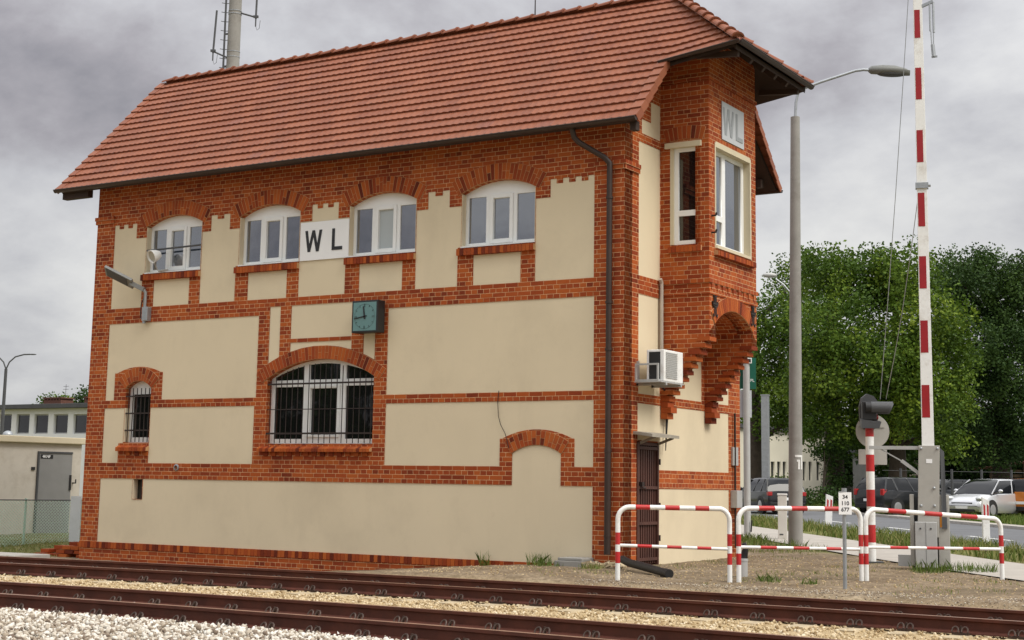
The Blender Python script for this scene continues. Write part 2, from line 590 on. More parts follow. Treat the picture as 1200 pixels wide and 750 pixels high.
def sheet(name, outer, holes, thick, fn, mat, parent=None):
    """flat polygon with holes, given thickness; fn(u, v, w) -> xyz, w in 0..thick"""
    cu = bpy.data.curves.new('tmp', 'CURVE')
    cu.dimensions = '2D'
    cu.fill_mode = 'BOTH'
    cu.extrude = thick / 2
    for poly in [outer] + holes:
        sp = cu.splines.new('POLY')
        sp.points.add(len(poly) - 1)
        for i, (a, b) in enumerate(poly):
            sp.points[i].co = (a, b, 0, 1)
        sp.use_cyclic_u = True
    ob = bpy.data.objects.new('tmp', cu)
    COL.objects.link(ob)
    bpy.context.view_layer.update()
    dg = bpy.context.evaluated_depsgraph_get()
    me = bpy.data.meshes.new_from_object(ob.evaluated_get(dg))
    bpy.data.objects.remove(ob)
    bpy.data.curves.remove(cu)
    me.name = name
    for v in me.vertices:
        v.co = fn(v.co.x, v.co.y, v.co.z + thick / 2)
    bm = bmesh.new()
    bm.from_mesh(me)
    bmesh.ops.remove_doubles(bm, verts=bm.verts, dist=1e-5)
    bmesh.ops.recalc_face_normals(bm, faces=bm.faces)
    bm.to_mesh(me)
    bm.free()
    me.materials.clear()
    me.materials.append(MT[mat])
    at = me.attributes.new('rnd', 'FLOAT', 'FACE')
    at.data.foreach_set('value', [0.5] * len(me.polygons))
    me.update()
    return link(name, me, parent)


def text_mb(s, size, mat_index=0, ext=0.002, bold=0.0, fn=None, align='CENTER'):
    cu = bpy.data.curves.new('tmp', 'FONT')
    cu.body = s
    cu.size = size
    cu.extrude = ext
    cu.offset = bold
    cu.align_x = align
    cu.align_y = 'CENTER'
    ob = bpy.data.objects.new('tmp', cu)
    COL.objects.link(ob)
    bpy.context.view_layer.update()
    me = bpy.data.meshes.new_from_object(ob.evaluated_get(bpy.context.evaluated_depsgraph_get()))
    bpy.data.objects.remove(ob)
    bpy.data.curves.remove(cu)
    mb = MB()
    mb.add([fn(*v.co) for v in me.vertices], [tuple(p.vertices) for p in me.polygons], 0.5, mat_index)
    bpy.data.meshes.remove(me)
    return mb


def pt(x, y, d):
    """a point of the place at depth d (used to lay out far things; each is then built at its own size and depth)"""
    return CAM + RC.T @ np.array([(x - CX) / FPX, (y - CY) / FPX, 1.0]) * d


def sm(a, b, x):
    t = np.clip((np.asarray(x, float) - a) / (b - a), 0, 1)
    return t * t * (3 - 2 * t)


# ------------------------------------------------------------------ ground
UX, UY = -0.62, 0.785          # direction of the road
NX, NY = 0.785, 0.62


def yc1(x):
    x = np.asarray(x, float)
    xx = np.clip(x, -8, 8)
    return -0.006 * xx * xx + 0.03 * x - 4.615 - 0.012 * xx * (x - xx)


def yc2(x):
    x = np.asarray(x, float)
    xx = np.clip(x, -8, 8)
    return -0.008 * xx * xx + 0.03 * x - 9.37 - 0.016 * xx * (x - xx)


def height(x, y):
    x = np.asarray(x, float)
    y = np.asarray(y, float)
    d = (x - CAM[0]) * RC[2][0] + (y - CAM[1]) * RC[2][1]
    d = d / math.hypot(RC[2][0], RC[2][1])
    rise = 0.0095 * np.clip(d - 27, 0, 60)
    s = sm(-4.5, 2.5, x + 3 + 0.55 * np.maximum(y, 0))
    left = -0.36 + 0.22 * sm(0.5, 5, y)
    z = (1 - s) * left + s * rise
    edge = yc1(x) + 0.80
    t = sm(0.0, 0.55, y - edge)
    z = t * z + (1 - t) * -0.235
    return z


def hz(x, y):
    return float(height(x, y))


def build_ground():
    def axis(segs):
        o = []
        for a, b, n in segs:
            o += list(np.linspace(a, b, n, endpoint=False))
        return np.array(o + [segs[-1][1]])
    xs = axis([(-1500, -120, 12), (-120, -40, 30), (-40, -16, 40), (-16, 12, 140), (12, 40, 40), (40, 120, 16), (120, 1500, 12)])
    ys = axis([(-1500, -80, 10), (-80, -16, 20), (-16, 8, 150), (8, 60, 150), (60, 120, 40), (120, 1800, 14)])
    X, Y = np.meshgrid(xs, ys, indexing='ij')
    Z = height(X, Y)
    Z = Z + RNG.normal(0, 0.006, Z.shape) * ((X > -30) & (X < 20) & (Y > -14) & (Y < 30))
    c = NX * X + NY * Y
    grass = np.zeros_like(X)
    front = sm(-3, 3, X + 3 + 0.55 * np.maximum(Y, 0))
    wob = 0.35 * np.sin(X * 1.3 + Y * 0.7) + 0.25 * np.sin(X * 3.1 - Y * 2.3)
    grass = np.maximum(grass, front * sm(7.9, 8.2, c + 0.2 * wob) * (1 - sm(23, 25, c)))
    grass = np.maximum(grass, front * sm(4.6, 5.3, c + wob * 0.8) * sm(6.5, 8.5, Y + wob) * 0.85)
    grass = np.maximum(grass, sm(-13.4, -13.9, X + wob * 0.3) * sm(-1.6, -1.0, Y + wob * 0.3) * 0.9)
    grass = np.maximum(grass, sm(40, 60, np.hypot(X - 0, Y - 0)) * (c > 24) * 0.8)
    grass = np.maximum(grass, sm(-16, -22, Y) * 0.6)
    ball = 1 - sm(-0.15, 0.25, Y - (yc1(X) + 1.05))
    ball = ball * sm(-16, -14.5, Y)
    white = 1 - sm(-0.3, 0.3, Y - (yc2(X) + 0.5))
    nx_, ny_ = X.shape
    idx = np.arange(nx_ * ny_).reshape(nx_, ny_)
    F = np.stack([idx[:-1, :-1], idx[1:, :-1], idx[1:, 1:], idx[:-1, 1:]], -1).reshape(-1, 4)
    V = np.stack([X, Y, Z], -1).reshape(-1, 3)
    m, N, L, b = nodes('ground')
    tc = N.new('ShaderNodeTexCoord').outputs['Object']
    a = N.new('ShaderNodeAttribute')
    a.attribute_name = 'zone'
    s = N.new('ShaderNodeSeparateColor')
    L.new(a.outputs['Color'], s.inputs[0])
    n1 = noise(N, L, tc, 1.1, 8, 0.65)
    n2 = noise(N, L, tc, 14, 6, 0.7)
    n3 = noise(N, L, tc, 60, 4, 0.7)
    dirt = ramp(N, L, n1, [(0.3, (0.155, 0.110, 0.070)), (0.5, (0.265, 0.200, 0.130)), (0.7, (0.37, 0.295, 0.205))])
    dirt = nmix(N, L, ramp(N, L, n2, [(0.38, 0.85), (0.6, 0.0)]), dirt, (0.10, 0.072, 0.045))
    dirt = nmix(N, L, ramp(N, L, noise(N, L, tc, 0.45, 6, 0.6), [(0.5, 0.0), (0.64, 0.75)]), dirt, (0.125, 0.095, 0.06))
    dirt = nmix(N, L, ramp(N, L, n3, [(0.6, 0.0), (0.72, 0.6)]), dirt, (0.42, 0.37, 0.29))
    sand = ramp(N, L, n3, [(0.3, (0.20, 0.13, 0.065)), (0.5, (0.40, 0.30, 0.17)), (0.68, (0.58, 0.47, 0.29))])
    whit = ramp(N, L, n3, [(0.3, (0.20, 0.17, 0.14)), (0.6, (0.48, 0.45, 0.40))])
    sand = nmix(N, L, s.outputs[2], sand, whit)
    gr = ramp(N, L, n2, [(0.3, (0.06, 0.085, 0.02)), (0.5, (0.13, 0.14, 0.04)), (0.68, (0.27, 0.23, 0.10))])
    gf = N.new('ShaderNodeMath')
    gf.operation = 'MULTIPLY'
    L.new(s.outputs[0], gf.inputs[0])
    L.new(ramp(N, L, n1, [(0.32, 0.35), (0.5, 1.0)]), gf.inputs[1])
    col = nmix(N, L, gf.outputs[0], dirt, gr)
    col = nmix(N, L, s.outputs[1], col, sand)
    L.new(col, b.inputs['Base Color'])
    b.inputs['Roughness'].default_value = 0.95
    b.inputs['Specular IOR Level'].default_value = 0.15
    bump(N, L, b, nmix(N, L, 0.5, n2, n3), 0.6, 0.03)
    MT['ground'] = m
    o = fast_mesh('ground', V, F, 'ground', smooth=True)
    at = o.data.color_attributes.new('zone', 'FLOAT_COLOR', 'POINT')
    rgba = np.stack([grass, ball, white, np.ones_like(grass)], -1).reshape(-1, 4).astype(np.float32)
    at.data.foreach_set('color', rgba.ravel())
    tag(o, None, None, kind='structure')


build_ground()


def strip(name, c0, c1, t0, t1, dz, mat, n=60, thick=0.0):
    """sheet following the terrain along the road direction"""
    ts = np.linspace(t0, t1, n)
    cs = np.linspace(c0, c1, 5)
    T, C_ = np.meshgrid(ts, cs, indexing='ij')
    X = UX * T + NX * C_
    Y = UY * T + NY * C_
    Z = height(X, Y) + dz
    idx = np.arange(X.size).reshape(X.shape)
    F = np.stack([idx[:-1, :-1], idx[:-1, 1:], idx[1:, 1:], idx[1:, :-1]], -1).reshape(-1, 4)
    o = fast_mesh(name, np.stack([X, Y, Z], -1).reshape(-1, 3), F, mat)
    bm = bmesh.new()
    bm.from_mesh(o.data)
    bmesh.ops.recalc_face_normals(bm, faces=bm.faces)
    bm.to_mesh(o.data)
    bm.free()
    tag(o, None, None, kind='structure')
    return o


strip('pavement', 5.55, 7.9, -3.3, 120, 0.022, 'paving')
strip('road', 10.35, 16.4, -3.0, 170, 0.018, 'asphalt', 90)
strip('parking_lot', 25.0, 44.0, 8, 90, 0.014, 'asphalt')
strip('far_pavement', 16.62, 18.0, -3.0, 150, 0.05, 'paving')


def kerbs():
    for c0, nm in ((10.2, 'kerb'), (16.4, 'kerb')):
        mb = MB()
        for t in np.arange(-3, 120, 1.0):
            q = []
            for dz in (-0.15, 0.11 if c0 > 12 else 0.06):
                for tt, cc in ((t, c0), (t + 0.985, c0), (t + 0.985, c0 + 0.15), (t, c0 + 0.15)):
                    x, y = UX * tt + NX * cc, UY * tt + NY * cc
                    q.append((x, y, hz(x, y) + dz))
            mb.hexa(q)
        tag(mb.build(nm, 'kerb'), None, None, kind='structure')
    mb = MB()
    for t in np.arange(0, 110, 6.0):
        v = []
        for tt in np.linspace(t, t + 2.6, 5):
            for cc in (12.25, 12.40):
                x, y = UX * tt + NX * cc, UY * tt + NY * cc
                v.append((x, y, hz(x, y) + 0.024))
        mb.add(v, [(2 * i, 2 * i + 1, 2 * i + 3, 2 * i + 2) for i in range(4)])
    tag(mb.build('road_markings', 'line'), None, None, kind='structure')


kerbs()

# ------------------------------------------------------------------ signal box
BX0, BX1, BD = -12.72, 0.0, 4.95      # facade along X, gable end at x = 0
C0 = 0.0805
box = thing('signal_box', (0, 0, 0), 'brick and cream plaster signal box with red tiled roof standing beside the tracks', 'building')


def front(u, v, w):
    return (u, w, v)


def gable(u, v, w):
    return (-w, u, v)


def seg_arch(xl, xr, zs, crown, n=14):
    """points of a segmental arch from the left spring to the right"""
    a = (xr - xl) / 2
    h = crown - zs
    R = (a * a + h * h) / (2 * h)
    zc = crown - R
    xm = (xl + xr) / 2
    t0 = math.asin(a / R)
    return [(xm + R * math.sin(t), zc + R * math.cos(t)) for t in np.linspace(-t0, t0, n)], (xm, zc, R, t0)


def opening(xl, xr, z0, zs, crown):
    top, inf = seg_arch(xl, xr, zs, crown)
    return [(xl, z0)] + top + [(xr, z0)], inf


G = 0.004
LV = dict(a=0.01, b=1.31, c=1.632, d=2.762, e=2.922, f=4.53, g=4.852, t=6.65, s=6.33)
holes, panels = [], []          # in the facade


def panel(poly):
    holes.append(poly)
    panels.append(poly)


# bottom panel with the blind arch and the slit window
ba, ba_inf = seg_arch(-2.165, -1.19, 1.86, 2.0)
panel([(-12.22, LV['a']), (-12.22, LV['b']), (-11.28 - G, LV['b']), (-11.28 - G, 0.9 - G), (-11.0 + G, 0.9 - G), (-11.0 + G, LV['b'])] + [(-2.165, LV['b'])] + ba + [(-1.19, LV['b']), (-0.57, LV['b']), (-0.57, LV['a'])])
slit = [(-11.28, 0.9), (-11.28, LV['b'] - G), (-11.0, LV['b'] - G), (-11.0, 0.9)]
holes.append(slit)
# row two
panel([(-12.21, LV['c']), (-12.21, LV['d']), (-11.62, LV['d']), (-11.62, 2.04), (-11.75, 2.04), (-11.75, LV['c'])])
panel([(-10.89 + G, LV['c']), (-10.89 + G, LV['d']), (-8.09, LV['d']), (-8.09, LV['c'])])
bo, bo_inf = seg_arch(-2.38, -0.97, 2.11, 2.27)
panel([(-4.91, LV['c']), (-4.91, LV['d']), (-0.565, LV['d']), (-0.565, LV['c']), (-0.93, LV['c']), (-0.93, 2.11)] + bo[::-1] + [(-2.42, 2.11), (-2.42, LV['c'])])
swin, sw_inf = opening(-11.62 + G, -10.89, 2.05, 3.17, 3.32)
holes.append(swin)
so, so_inf = seg_arch(-11.88, -10.65, 3.49, 3.61)
panel([(-12.2, LV['e']), (-12.2, LV['f']), (-8.06, LV['f']), (-8.06, LV['e']), (-10.59, LV['e']), (-10.59, 3.49)] + so[::-1] + [(-11.95, 3.49), (-11.95, LV['e'])])
panel([(-4.91, LV['e']), (-4.91, LV['f']), (-0.57, LV['f']), (-0.57, LV['e'])])
bwin, bw_inf = opening(-7.78, -5.20, 2.0, 3.28, 3.63)
holes.append(bwin)


def outer_z(x):
    xm, zc, R, t0 = bw_inf
    R2 = R + 0.25
    return zc + math.sqrt(R2 * R2 - (x - xm) ** 2)


def arch_cut(x0, x1, z1):
    return [(x0, z1), (x1, z1)] + [(x, outer_z(x) + 0.01) for x in np.linspace(x1, x0, 6)]


panel(arch_cut(-7.78, -7.51, 4.69))
panel([(-7.24, 4.04), (-7.24, 4.69), (-5.75, 4.69), (-5.75, 4.04)])
panel(arch_cut(-7.24, -5.75, 3.965))
panel(arch_cut(-5.47, -5.20, 4.69))
# upper row
WL_ = [-11.24, -8.66, -5.89, -3.32]
WW = 1.56
wins = []
for x in WL_:
    o, inf = opening(x, x + WW, 5.552, 6.55, 6.745)
    holes.append(o)
    wins.append((x, x + WW, inf))
    panel([(x + 0.27, LV['g']), (x + 0.27, 5.40), (x + 1.27, 5.40), (x + 1.27, LV['g'])])


def teeth(x0, x1, n, top):
    """top edge with small brick teeth hanging into the plaster"""
    p = []
    w_ = (x1 - x0) / (2 * n + 1)
    for i in range(2 * n + 1):
        z = top if i % 2 == 0 else top - 0.085
        p += [(x0 + i * w_, z), (x0 + (i + 1) * w_, z)]
    return p


def upper(xl, xr, tl, tr, n, legL, legR):
    """legL / legR: brick leg under the neighbouring sill takes 8 cm more below it"""
    p = []
    p += [(xl, LV['g']), (xl, 5.40)] if not legL else [(xl + 0.005, LV['g']), (xl + 0.005, 5.40)]
    if tl > xl + 0.02:
        p += [(xl + G, 5.56), (xl + G, LV['s']), (tl, LV['s'])]
    p += teeth(tl, tr, n, LV['t'])
    if tr < xr - 0.02:
        p += [(tr, LV['s']), (xr - G, LV['s']), (xr - G, 5.56)]
    p += [(xr - (0.07 if legR else 0), 5.56), (xr - (0.07 if legR else 0), LV['g'])]
    panel(p)


upper(-12.19, WL_[0], -12.19, -11.54, 2, False, True)
upper(WL_[0] + WW, WL_[1], -9.44, -8.93, 1, True, True)
upper(WL_[1] + WW, WL_[2], -6.81, -6.16, 2, True, True)
upper(WL_[2] + WW, WL_[3], -4.07, -3.59, 1, True, True)
upper(WL_[3] + WW, -0.58, -1.46, -0.58, 3, True, False)

sheet('front_wall', [(BX0, -0.75), (BX0, 7.78), (BX1, 7.78), (BX1, -0.75)], holes, 0.30, front, 'brick', box)
for p in panels:
    mbp = sheet('plaster_panel', p, [], 0.24, lambda u, v, w_: (u, w_ + 0.010, v), 'plaster', box)

# gable end
gh, gp_ = [], []


def gpanel(poly):
    gh.append(poly)
    gp_.append(poly)


YR = [1.41, 3.54]           # oriel
OX = 0.935
gpanel([(0.55, 4.93), (0.55, 7.30), (1.40, 7.30), (1.40, 4.93)])
gpanel([(0.66, 7.46), (0.66, 7.72), (1.02, 7.72), (1.02, 8.1), (1.40, 8.1), (1.40, 7.46)])
gpanel([(0.55, 2.89), (0.55, 4.61), (1.40, 4.61), (1.40, 2.89)])
gpanel([(1.80, 2.89), (1.80, 4.35), (3.16, 4.35), (3.16, 2.89)])
gpanel([(3.56, 2.89), (3.56, 4.61), (4.41, 4.61), (4.41, 2.89)])
gpanel([(3.56, 4.93), (3.56, 7.30), (4.41, 7.30), (4.41, 4.93)])
gpanel([(0.53, 2.10), (0.53, 2.73), (4.40, 2.73), (4.40, 1.61), (1.34, 1.61), (1.34, 2.10)])
gpanel([(1.34, -0.2), (1.34, 1.29), (4.40, 1.29), (4.40, -0.2)])
door = [(0.50, 0.0), (0.50, 2.08), (1.32, 2.08), (1.32, 0.0)]
gh.append(door)
zr = 7.45 + 3.07 / 2.925 * (0 + 0.45)
sheet('gable_wall', [(0.002, -0.75), (0.002, 7.62), (2.2, 9.95), (2.75, 9.95), (4.948, 7.62), (4.948, -0.75)], gh, 0.30, gable, 'brick', box)
for p in gp_:
    sheet('plaster_panel', p, [], 0.24, lambda u, v, w_: (-w_ - 0.010, u, v), 'plaster', box)
mb = MB()
mb.box(BX0, -0.3, BD - 0.3, BD, -0.75, 7.62)
mb.build('rear_wall', 'brick', box)
mb = MB()
mb.prism([(0.302, -0.75), (0.302, 7.6), (2.2, 9.9), (2.75, 9.9), (4.648, 7.6), (4.648, -0.75)], lambda a, b: (BX0, a, b), lambda a, b: (BX0 + 0.3, a, b))
mb.build('end_wall', 'brick', box)
mb = MB()
mb.box(BX0 + 0.32, -0.32, 0.5, BD - 0.32, 5.0, 5.1)
mb.box(BX0 + 0.32, -0.32, 0.5, 0.56, -0.6, 7.4)
mb.build('inner_wall', 'darkwood', box)


def ring_bricks(mb, ms, inf, thick, y0, y1, fn, n=None, ext=0.0, split=True):
    """voussoirs standing round a segmental arch"""
    xm, zc, R, t0 = inf
    t0 = t0 + ext
    n = n or max(5, int(2 * t0 * (R + thick * 0.3) / 0.078))
    for i in range(n):
        a = -t0 + 2 * t0 * i / n
        b = -t0 + 2 * t0 * (i + 1) / n
        g = 0.005 / R
        cuts = [0.0, thick]
        if split:
            cuts = [0, thick * random.choice((0.34, 0.5, 0.66)), thick] if random.random() < 0.4 else [0, thick]
        for r0, r1 in zip(cuts[:-1], cuts[1:]):
            q = []
            for w_ in (y0, y1):
                for (t, r) in ((a + g, R + r0 + 0.004), (b - g, R + r0 + 0.004), (b - g, R + r1 - 0.004), (a + g, R + r1 - 0.004)):
                    q.append(fn(xm + r * math.sin(t), zc + r * math.cos(t), w_))
            mb.hexa(q)
    pts = []
    for t in np.linspace(-t0, t0, 20):
        pts.append((xm + R * math.sin(t), zc + R * math.cos(t)))
    for t in np.linspace(t0, -t0, 20):
        pts.append((xm + (R + thick) * math.sin(t), zc + (R + thick) * math.cos(t)))
    k = len(pts)
    ym = y0 + 0.004
    v = [fn(a, b, ym) for a, b in pts] + [fn(a, b, y1) for a, b in pts]
    f = [(i, i + 1, k - 2 - i, k - 1 - i) for i in range(k // 2 - 1)] + [(j, (j + 1) % k, k + (j + 1) % k, k + j) for j in range(k)]
    ms.add(v, f, 0.5, 1)


def arch(inf, thick, proud=0.014, fn=front, ext=0.0, deep=0.12):
    m_ = MB()
    ring_bricks(m_, m_, inf, thick, -proud, deep, fn, ext=ext)
    return m_.build('brick_arch', ['brickunit', 'mortar'], box)


for (xl, xr, inf) in wins:
    arch(inf, 0.30, ext=0.05)
arch(bw_inf, 0.25, ext=0.06)
arch(sw_inf, 0.28, ext=0.03)
arch(ba_inf, 0.25, ext=0.02)


def soldier(mb, u0, u1, z0, z1, y0, y1, fn, slope=0.0, tilt=0.0, pitch=0.078):
    """row of upright bricks; slope lowers the outer top edge"""
    n = max(1, round((u1 - u0) / pitch))
    p = (u1 - u0) / n
    for i in range(n):
        a, b = u0 + i * p + 0.004, u0 + (i + 1) * p - 0.004
        j = random.uniform(-0.004, 0.004)
        mb.hexa([fn(a, z0, y0 + j), fn(b, z0, y0 + j), fn(b, z0 + 0.0, y1), fn(a, z0 + 0.0, y1),
                 fn(a + tilt, z1 - slope, y0 + j), fn(b + tilt, z1 - slope, y0 + j), fn(b + tilt, z1, y1), fn(a + tilt, z1, y1)])
    mb.hexa([fn(u0, z0 + 0.008, y0 + 0.012), fn(u1, z0 + 0.008, y0 + 0.012), fn(u1, z0 + 0.008, y1), fn(u0, z0 + 0.008, y1),
             fn(u0, z1 - slope - 0.006, y0 + 0.012), fn(u1, z1 - slope - 0.006, y0 + 0.012), fn(u1, z1 - 0.006, y1), fn(u0, z1 - 0.006, y1)], 0.5, 1)


for (xl, xr, inf) in wins:
    m_ = MB()
    soldier(m_, xl - 0.06, xr + 0.005, 5.405, 5.545, -0.07, 0.14, front, 0.02)
    m_.build('window_sill', ['brickunit', 'mortar'], box)
m_ = MB()
soldier(m_, -7.92, -5.20, 1.87, 2.03, -0.09, 0.13, front, 0.10, 0.0, 0.075)
for i in range(13):
    x = -7.8 + i * 0.2
    m_.box(x, x + 0.11, -0.022, 0.1, 1.79, 1.866)
m_.build('window_sill', ['brickunit', 'mortar'], box)
m_ = MB()
soldier(m_, -11.74, -10.88, 1.87, 2.05, -0.09, 0.13, front, 0.10, 0.0, 0.075)
for i in range(3):
    x = -11.5 + i * 0.25
    m_.box(x, x + 0.11, -0.022, 0.1, 1.78, 1.866)
m_.build('window_sill', ['brickunit', 'mortar'], box)
# plinth: one row of upright bricks along the base
m_ = MB()
soldier(m_, BX0 - 0.01, -2.3, -0.115, 0.008, -0.016, 0.1, front, 0.0, 0.0, 0.084)
m_.build('plinth_course', ['brickunit', 'mortar'], box)
# corner string course and step below the eaves
m_ = MB()
m_.box(-0.56, 0.035, -0.03, 0.2, 6.70, 6.775)
m_.box(-0.56, 0.05, -0.045, 0.2, 6.779, 6.855)
m_.box(-0.2, 0.034, 0.201, 0.54, 6.70, 6.775)
m_.box(-0.2, 0.049, 0.201, 0.54, 6.779, 6.855)
m_.build('string_course', 'brick', box)
m_ = MB()
m_.box(BX0 - 0.03, -12.2, -0.03, 0.3, 6.70, 6.775)
m_.box(BX0 - 0.045, -12.2, -0.045, 0.3, 6.779, 6.855)
m_.build('string_course', 'brick', box)

# ---- facade windows
def pvc_frame(mb, outer, panes, fn, y0, y1):
    pass


def window_upper(xl, xr, kind):
    top, inf = seg_arch(xl, xr, 6.55, 6.745, 12)
    yb = 0.13
    W_ = xr - xl
    px = [(xl + 0.07, xl + 0.45), (xl + 0.61, xl + 0.95), (xr - 0.46, xr - 0.07)]
    hl = [[(a, 5.64), (a, 6.485), (b, 6.485), (b, 5.64)] for a, b in px]
    hl[1] = [(px[1][0], 5.69), (px[1][0], 6.43), (px[1][1], 6.43), (px[1][1], 5.69)]
    o = sheet('window', [(xl, 5.552)] + top + [(xr, 5.552)], hl, 0.06, lambda u, v, w_: (u, yb + w_, v), 'pvc', box)
    m_ = MB()
    a, b = px[1]
    for q in ((a - 0.075, a - 0.004, 5.61, 6.505), (b + 0.004, b + 0.075, 5.61, 6.505), (a - 0.004, b + 0.004, 5.61, 5.686), (a - 0.004, b + 0.004, 6.434, 6.505)):
        m_.box(q[0], q[1], yb - 0.022, yb - 0.001, q[2], q[3])
    m_.build('sash', 'pvc', o, bevel=0.004)
    for i, (a, b) in enumerate(px):
        m_ = MB()
        m_.box(a - 0.01, b + 0.01, yb + 0.025, yb + 0.035, 5.63, 6.495)
        m_.build('pane', 'glass_blind' if (kind == 2 and i == 1) else 'glass', o)
    m_ = MB()      # white plastic ledge
    m_.box(xl + 0.002, xr - 0.002, -0.02, yb - 0.002, 5.549, 5.572)
    m_.build('ledge', 'pvc', o)
    m_ = MB()
    m_.box(xl - 0.002, xl + 0.012, 0.004, yb - 0.002, 5.573, 6.54)
    m_.box(xr - 0.012, xr + 0.002, 0.004, yb - 0.002, 5.573, 6.54)
    m_.build('reveal', 'plaster', o)
    return o


for k, (xl, xr, inf) in enumerate(wins):
    window_upper(xl, xr, k)

# big barred window
yb = 0.14
xl, xr = -7.78, -5.20
top, inf = seg_arch(xl, xr, 3.28, 3.63, 16)
_, _inf2 = seg_arch(xl + 0.07, xr - 0.07, 3.31, 3.56, 16)


def arch_under(x, inf):
    xm, zc, R, t0 = inf
    return zc + math.sqrt(R * R - (x - xm) ** 2)


cols = [(xl + 0.09, -6.98), (-6.84, -6.10), (-5.96, xr - 0.09)]
hl = []
for i, (a, b) in enumerate(cols):
    hl.append([(a, 2.12), (a, 3.12), (b, 3.12), (b, 2.12)] if i != 1 else [(a + 0.05, 2.20), (a + 0.05, 3.08), (b - 0.05, 3.08), (b - 0.05, 2.20)])
    xs_ = np.linspace(b, a, 6)
    hl.append([(a, 3.25), (b, 3.25)] + [(x, max(3.27, arch_under(x, _inf2))) for x in xs_])
bw = sheet('window', [(xl, 2.02)] + top + [(xr, 2.02)], hl, 0.07, lambda u, v, w_: (u, yb + w_, v), 'pvc', box)
m_ = MB()
a, b = cols[1][0] + 0.05, cols[1][1] - 0.05
for q in ((a - 0.07, a - 0.003, 2.15, 3.13), (b + 0.003, b + 0.07, 2.15, 3.13), (a - 0.003, b + 0.003, 2.15, 2.197), (a - 0.003, b + 0.003, 3.083, 3.13)):
    m_.box(q[0], q[1], yb - 0.022, yb - 0.001, q[2], q[3])
m_.build('sash', 'pvc', bw, bevel=0.004)
for i, (a, b) in enumerate(cols):
    m_ = MB()
    m_.box(a - 0.01, b + 0.01, yb + 0.03, yb + 0.04, 2.1, 3.14)
    m_.build('pane', 'glass_dark', bw)
    m_ = MB()
    m_.prism([(a - 0.01, 3.24), (b + 0.01, 3.24)] + [(x, arch_under(x, _inf2) + 0.01) for x in np.linspace(b, a, 6)], lambda u, v: (u, yb + 0.03, v), lambda u, v: (u, yb + 0.04, v))
    m_.build('pane', 'glass_dark', bw)
m_ = MB()
for i in range(19):
    x = xl + 0.07 + i * (WW + 0.88) / 18
    m_.tube([(x, 0.03, 2.035), (x, 0.03, arch_under(x, bw_inf) - 0.08)], 0.0085, 6)
for z in (2.22, 2.68, 3.17):
    m_.bar((xl - 0.03, 0.02, z), (xr + 0.03, 0.02, z), 0.012, 0.034 if z < 2.3 or z > 3 else 0.016)
m_.build('window_grille', 'iron', bw)

# small barred window
xl, xr = -11.616, -10.89
top, inf = seg_arch(xl, xr, 3.17, 3.32, 12)
sw = sheet('window', [(xl, 2.05)] + top + [(xr, 2.05)], [[(xl + 0.09, 2.16), (xl + 0.09, 3.05), (xr - 0.08, 3.05), (xr - 0.08, 2.16)]], 0.06, lambda u, v, w_: (u, yb + w_, v), 'pvc', box)
m_ = MB()
m_.box(xl + 0.08, xr - 0.07, yb + 0.03, yb + 0.04, 2.15, 3.06)
m_.build('pane', 'glass_dark', sw)
m_ = MB()
for i in range(6):
    x = xl + 0.08 + i * 0.115
    m_.tube([(x, 0.03, 2.06), (x, 0.03, 3.17)], 0.010, 6)
for z in (2.3, 2.65, 3.0):
    m_.bar((xl - 0.02, 0.02, z), (xr + 0.01, 0.02, z), 0.015, 0.03)
m_.build('window_grille', 'iron', sw)
m_ = MB()
m_.box(xl - 0.002, xl + 0.012, 0.006, yb - 0.002, 2.06, 2.76)
m_.build('reveal', 'plaster', sw)
# slit
m_ = MB()
m_.box(-11.29, -10.99, 0.14, 0.17, 0.89, 1.31)
sl = m_.build('window', 'glass_dark', box)
m_ = MB()
m_.box(-11.278, -11.264, 0.002, 0.138, 0.902, 1.30)
m_.box(-11.10, -11.07, 0.06, 0.10, 0.902, 1.30, mi=1)
m_.build('reveal', ['plaster', 'iron'], sl)
# round vent in the band
m_ = MB()
m_.lathe([(0.065, 0.02), (0.065, -0.022), (0.045, -0.03), (0.045, 0.0)], (-10.07, 0, 1.55), 18, 'Y')
m_.build('vent', 'galv', box)

# ---- oriel
m_ = MB()
ow = 0.26
swin_o = [(0.20, 5.55), (0.20, 7.34), (0.76, 7.34), (0.76, 5.55)]


def oside(y):
    return lambda u, v, w_: (u, y + w_, v)


steps = [(0.0, 2.86)]
ns = 9
for i in range(ns):
    z0 = 2.92 + i * 0.115
    x0 = 0.16 + (OX - 0.16) * (i + 1) / ns
    steps += [(0.10 + (OX - 0.16) * i / ns + 0.05, z0), (x0, z0)]
side_poly = [(0.001, 2.86)] + [(max(0.001, a), b) for a, b in steps[1:]] + [(OX, 9.22), (0.001, 9.22)]
orl = sheet('oriel_wall', side_poly, [swin_o], ow, oside(YR[0]), 'brick', box)
sheet('oriel_wall', side_poly, [swin_o], ow, oside(YR[1] - ow), 'brick', box)
oarc, oa_inf = seg_arch(YR[0] + ow - 0.05, YR[1] - ow + 0.05, 4.15, 4.45, 14)
fwin = [(1.68, 5.50), (1.68, 7.38), (3.27, 7.38), (3.27, 5.50)]
yl, yr = YR[0] + ow + 0.003, YR[1] - ow - 0.003
sheet('oriel_wall', [(YR[0] + 0.002, 4.0), (YR[0] + 0.002, 9.2), (YR[0] + 0.25, 9.42), (YR[1] - 0.25, 9.42), (YR[1] - 0.002, 9.2), (YR[1] - 0.002, 4.0)] + [p for p in oarc[::-1]][0:1] + oarc[::-1][1:], [fwin], 0.26, lambda u, v, w_: (OX + 0.002 - w_, u, v), 'brick', box)
m_ = MB()
ring_bricks(m_, m_, oa_inf, 0.25, -0.018, 0.1, lambda u, v, w_: (OX + 0.002 - w_, u, v), split=False)
m_.build('brick_arch', ['brickunit', 'mortar'], box)
